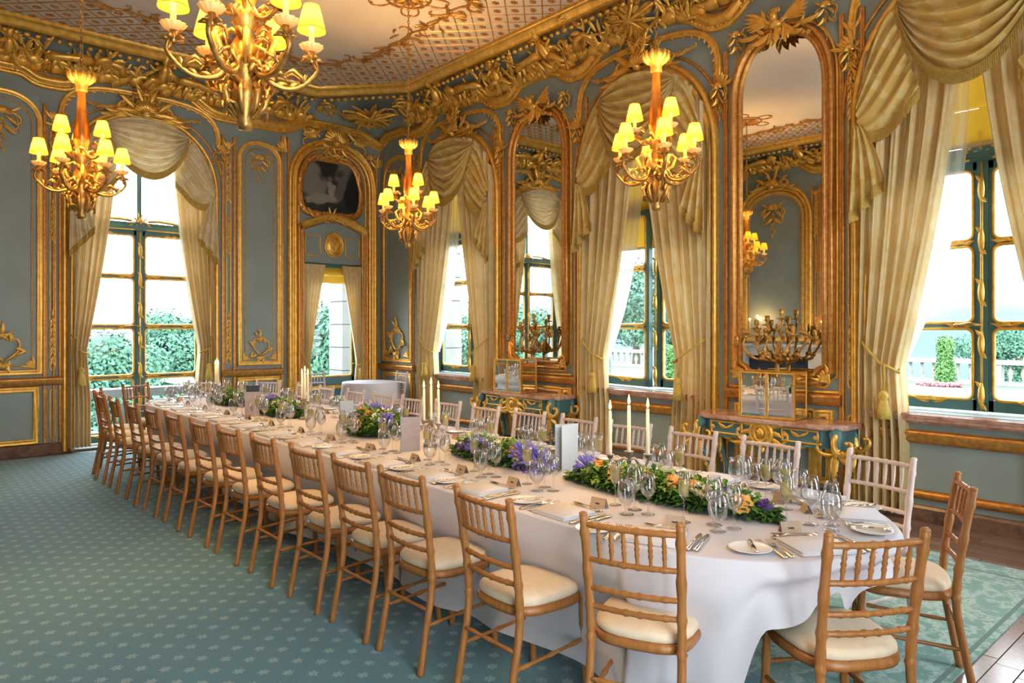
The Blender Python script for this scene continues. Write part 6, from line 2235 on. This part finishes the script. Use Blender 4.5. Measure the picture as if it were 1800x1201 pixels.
# chimneypiece on the wall facing the looking glasses (seen in the near looking glass)
ch = thing('chimneypiece', 'pale marble chimneypiece seen reflected in the nearest looking glass', 'chimneypiece', (XL, 7.30, .012))
M['pale_marble'] = simple('pale_marble', (.72, .69, .66), (.62, .58, .55), .25, scale=4)
MB().box(.0, .36, -1.15, 1.15, 1.22, 1.262).build('mantel_shelf', M['pale_marble'], ch, smooth=False)
MB().box(.0, .24, -.95, .95, 1.02, 1.22).build('frieze', M['pale_marble'], ch, smooth=False)
for s in (-1, 1):
    MB().box(.0, .26, min(s * .70, s * .98), max(s * .70, s * .98), .0, 1.02).build('jamb', M['pale_marble'], ch, smooth=False)
MB().box(.0, .03, -.70, .70, 0, 1.02).build('firebox', M['navy'], ch, smooth=False)
lc = thing('mantel_candelabrum', 'gilt five-light candelabrum with lit candles on the mantel, seen in the looking glass', 'candelabrum', (XL + .20, 7.72, 1.277))
MB().lathe([(.0, 0), (.07, 0), (.03, .04), (.02, .12), (.03, .16), (.014, .24), (.02, .30), (.0, .31)], 12).build('stem', M['gold'], lc)
for k in range(5):
    a = 2 * pi * k / 5 + .3
    r = .17 if k else 0
    if k == 0: a = 0
    e = (r * cos(a), r * sin(a), .30 if k else .36)
    m = MB().tube(curve([(0, 0, .20), (e[0] * .6, e[1] * .6, .19), (e[0], e[1], e[2] - .05), e], 10), .009, 6)
    m.lathe([(.004, 0), (.024, .006), (.014, .012), (.013, .03), (.0, .03)], 8, e)
    m.build('arm', M['gold'], lc)
    candle(XL + .20 + e[0], 7.72 + e[1], 1.277 + e[2] + .028, 'lit candle %s of the mantel candelabrum seen in the looking glass' % ('at the centre' if k == 0 else 'on the %s arm' % ORD[k - 1]), 'lit candles on the mantel', .14)
hs = thing('glass_candlestick', 'tall candlestick with glass hurricane shade on the mantel, seen in the looking glass', 'candlestick', (XL + .18, 6.36, 1.277))
MB().lathe([(.0, 0), (.06, 0), (.05, .015), (.016, .04), (.014, .26), (.03, .29), (.0, .29)], 14).build('stem', M['silver'], hs)
MB().lathe([(.035, .29), (.05, .30), (.052, .44), (.051, .44), (.048, .30)], 16).build('glass_shade', M['crystal'], hs)
candle(XL + .18, 6.36, 1.277 + .29, 'lit candle inside the glass hurricane shade on the mantel', 'lit candles on the mantel', .10)

# ---------------------------------------------------------------- chandeliers
LL = D.lights.new('shade_lamp', 'POINT'); LL.energy = LAMP; LL.color = (1, .59, .19); LL.shadow_soft_size = .02
def pleat(r0, r1, h, n_=40):
    m = MB()
    vs = []; fs = []
    for (r, z) in ((r0, 0), ((r0 + r1) / 2 * 1.01, h / 2), (r1, h)):
        for k in range(n_ * 2):
            a = pi * k / n_
            rr = r * (1 + (.018 if k % 2 else -.018))
            vs.append((rr * cos(a), rr * sin(a), z))
    w_ = n_ * 2
    for j in range(2):
        for k in range(w_):
            fs.append((j * w_ + k, j * w_ + (k + 1) % w_, (j + 1) * w_ + (k + 1) % w_, (j + 1) * w_ + k))
    m.add(vs, fs)
    m.lathe([(r0 * 1.025, -.002), (r0 * 1.03, .004), (r0 * 1.005, .005)], 40)
    return m
SHD = proto_mesh('lamp_shade', pleat(.064, .036, .118), 'shade', False)
SLV = proto_mesh('candle_sleeve', MB().lathe([(.0125, 0), (.0125, .125), (.006, .130), (.0, .130)], 12), 'sleeve')
BOB = proto_mesh('drip_pan', MB().lathe([(.012, .004), (.022, .0), (.040, .012), (.054, .030), (.052, .032), (.038, .015), (.02, .006), (.012, .008)], 48, lobes=12, amp=.07), 'bobeche')
def arm_mesh(r, z0, z1, seed, upper):
    rg_ = random.Random(seed)
    if upper:
        p = curve([(.035, 0, z0), (.07, 0, z0 - .05), (.12, 0, z0 - .045), (r + .015, 0, z0 + .03), (r, 0, z1 - .02), (r, 0, z1)], 22)
    else:
        p = curve([(.05, 0, z0 + .03), (.10, 0, z0 - .06), (.17, 0, z0 - .085), (.24, 0, z0 - .07), (r + .025, 0, z0 + .01), (r + .008, 0, z0 + .09), (r, 0, z1)], 28)
    n_ = len(p) - 1
    m = MB().tube(p, [.017 - .007 * i / n_ for i in range(n_ + 1)], 8, .8)
    k = int(n_ * .45)
    for i in range(3, n_ - 2, 4):
        d = (p[i + 1] - p[i - 1]).normalized(); nn = Vector((-d.z, 0, d.x)) * (1 if i % 8 else -1)
        b = p[i]
        a = b + nn * .018 + d * .01
        m.tube([b, a + d * .01, a + d * .03 + nn * .012, a + d * .038 + nn * .002], [.010, .013, .007, .002], 6)
    for s in (-1, 1):   # leafy scroll in the crook of the arm
        c = p[int(n_ * .55)]
        m.tube([c, c + Vector((-.01, s * .02, .03)), c + Vector((-.05, s * .028, .055)), c + Vector((-.085, s * .02, .03)), c + Vector((-.07, s * .012, .012))], [.009, .011, .009, .007, .004], 6)
    e = p[-1]
    m.lathe([(.010, -.045), (.018, -.035), (.012, -.022), (.022, -.006), (.014, .0), (.016, .012), (.0, .012)], 10, tuple(e))
    for q in range(5):
        a = 2 * pi * q / 5
        d = Vector((cos(a), sin(a), 0))
        m.tube([e + d * .01 + Vector((0, 0, -.03)), e + d * .035 + Vector((0, 0, -.022)), e + d * .055 + Vector((0, 0, -.032))], [.007, .013, .003], 6)
    return proto_mesh('arm', m, 'bronze'), e
def chandelier_proto():
    t = thing('chandelier', '', 'chandelier')
    # local z = 0 at the lowest tip
    m = MB()
    m.lathe([(.0, .0), (.03, .004), (.038, .03), (.028, .055), (.042, .085), (.058, .13), (.064, .165), (.05, .20), (.05, .235), (.058, .26)], 16)
    for k in range(8):
        a = 2 * pi * k / 8
        d = Vector((cos(a), sin(a), 0))
        m.tube([d * .045 + Vector((0, 0, .06)), d * .085 + Vector((0, 0, .11)), d * .10 + Vector((0, 0, .16)), d * .075 + Vector((0, 0, .20)), d * .06 + Vector((0, 0, .18))], [.006, .014, .012, .010, .004], 6)
    rg2 = random.Random(12)
    for k in range(22):
        a = rg2.uniform(0, 6.28); z = rg2.uniform(.06, .26)
        d = Vector((cos(a), sin(a), 0)); u_ = Vector((-sin(a), cos(a), 0)) * rg2.choice((-1, 1))
        b = d * (.03 + .12 * z) + Vector((0, 0, z))
        m.tube([b, b + d * .03 + Vector((0, 0, .035)), b + d * .055 + u_ * .012 + Vector((0, 0, .03)), b + d * .055 + u_ * .03, b + d * .04 + u_ * .03 + Vector((0, 0, -.008))], [.010, .015, .011, .007, .003], 6)
    m.build('lower_bowl', M['bronze'], t)
    m = MB()
    m.lathe([(.055, .25), (.04, .28), (.058, .33), (.062, .38), (.04, .42), (.03, .45), (.05, .48), (.055, .53), (.035, .56), (.045, .585), (.05, .60)], 16)
    rg_ = random.Random(4)
    for k in range(26):
        a = rg_.uniform(0, 6.28); z = rg_.uniform(.24, .56)
        d = Vector((cos(a), sin(a), 0)); u_ = Vector((-sin(a), cos(a), 0)) * rg_.choice((-1, 1))
        b = d * .05 + Vector((0, 0, z))
        m.tube([b, b + d * .035 + Vector((0, 0, .03)), b + d * .06 + u_ * .02 + Vector((0, 0, .015)), b + d * .05 + u_ * .035 + Vector((0, 0, -.02))], [.010, .014, .010, .003], 6)
    for k in range(6):
        a = 2 * pi * k / 6 + .5
        d = Vector((cos(a), sin(a), 0))
        m.tube([d * .04 + Vector((0, 0, .30)), d * .12 + Vector((0, 0, .33)), d * .145 + Vector((0, 0, .40)), d * .10 + Vector((0, 0, .44)), d * .085 + Vector((0, 0, .39))], [.012, .017, .015, .012, .005], 7)
    m.build('body', M['gold'], t)
    MB().lathe([(.045, .60), (.055, .64), (.058, .72), (.045, .82), (.032, .92), (.028, 1.02), (.030, 1.06)], 24, lobes=12, amp=.05).build('stem', M['amber'], t)
    m = MB()
    m.lathe([(.040, 1.05), (.045, 1.07), (.042, 1.09), (.05, 1.12), (.075, 1.155), (.085, 1.185), (.08, 1.20), (.05, 1.205), (.02, 1.23), (.0, 1.235)], 18)
    for k in range(12):
        a = 2 * pi * k / 12; d = Vector((cos(a), sin(a), 0))
        m.tube([d * .06 + Vector((0, 0, 1.13)), d * .09 + Vector((0, 0, 1.165)), d * .10 + Vector((0, 0, 1.20)), d * .085 + Vector((0, 0, 1.215))], [.008, .015, .011, .003], 6)
    m.build('crown', M['gold'], t)
    m = MB()
    z = 1.23; i = 0
    top = ZC - 2.50
    while z < top:
        pts = []
        for q in range(11):
            a = 2 * pi * q / 10
            x_, z_ = .011 * cos(a), .021 * sin(a)
            pts.append(((x_, 0, z + .021 + z_) if i % 2 else (0, x_, z + .021 + z_)))
        m.tube(pts, .0042, 5, cap=False)
        z += .034; i += 1
    m.build('chain', M['bronze'], t)
    lo, e1 = arm_mesh(.295, .30, .395, 1, False)
    up, e2 = arm_mesh(.165, .56, .585, 2, True)
    for k in range(9):
        upper = k >= 6
        a = (2 * pi * k / 6) if not upper else (2 * pi * (k - 6) / 3 + .5)
        me, e = (up, e2) if upper else (lo, e1)
        A = link('arm', me, t); A.rotation_euler = (0, 0, a)
        z0 = e.z + .012
        link('drip_pan', BOB, A, (e.x, 0, z0 - .004))
        link('candle_sleeve', SLV, A, (e.x, 0, z0))
        s = link('lamp_shade', SHD, A, (e.x, 0, z0 + .098))
        link('shade_lamp', LL, A, (e.x, 0, z0 + .160))
    return t
cp2 = chandelier_proto()
HV = [('far left', 0), ('near left, cut by the top of the picture', 1), ('far right', 2), ('near right', 3)]
CHL = ['gilt shaded chandelier hanging before the French window', 'largest gilt shaded chandelier hanging close overhead, its top out of view',
       'gilt shaded chandelier hanging before the overdoor painting and corner panel', 'gilt shaded chandelier hanging before the middle window of the mirror wall']
cam_a = radians(41.58)
OFF = [-34, -34, -11, -11]
for k, (x, y) in enumerate(CH):
    # face an arm to the camera at the measured offset
    toward = atan2(-y, -x)
    a = toward + radians(OFF[k]) * -1
    if k == 0:
        o = cp2; o.location = (x, y, 2.50); o.rotation_euler = (0, 0, a)
        tag(o, CHL[k], 'chandelier', 'gilt chandeliers')
    else:
        copy_tree(cp2, (x, y, 2.50), a, CHL[k], 'gilt chandeliers')
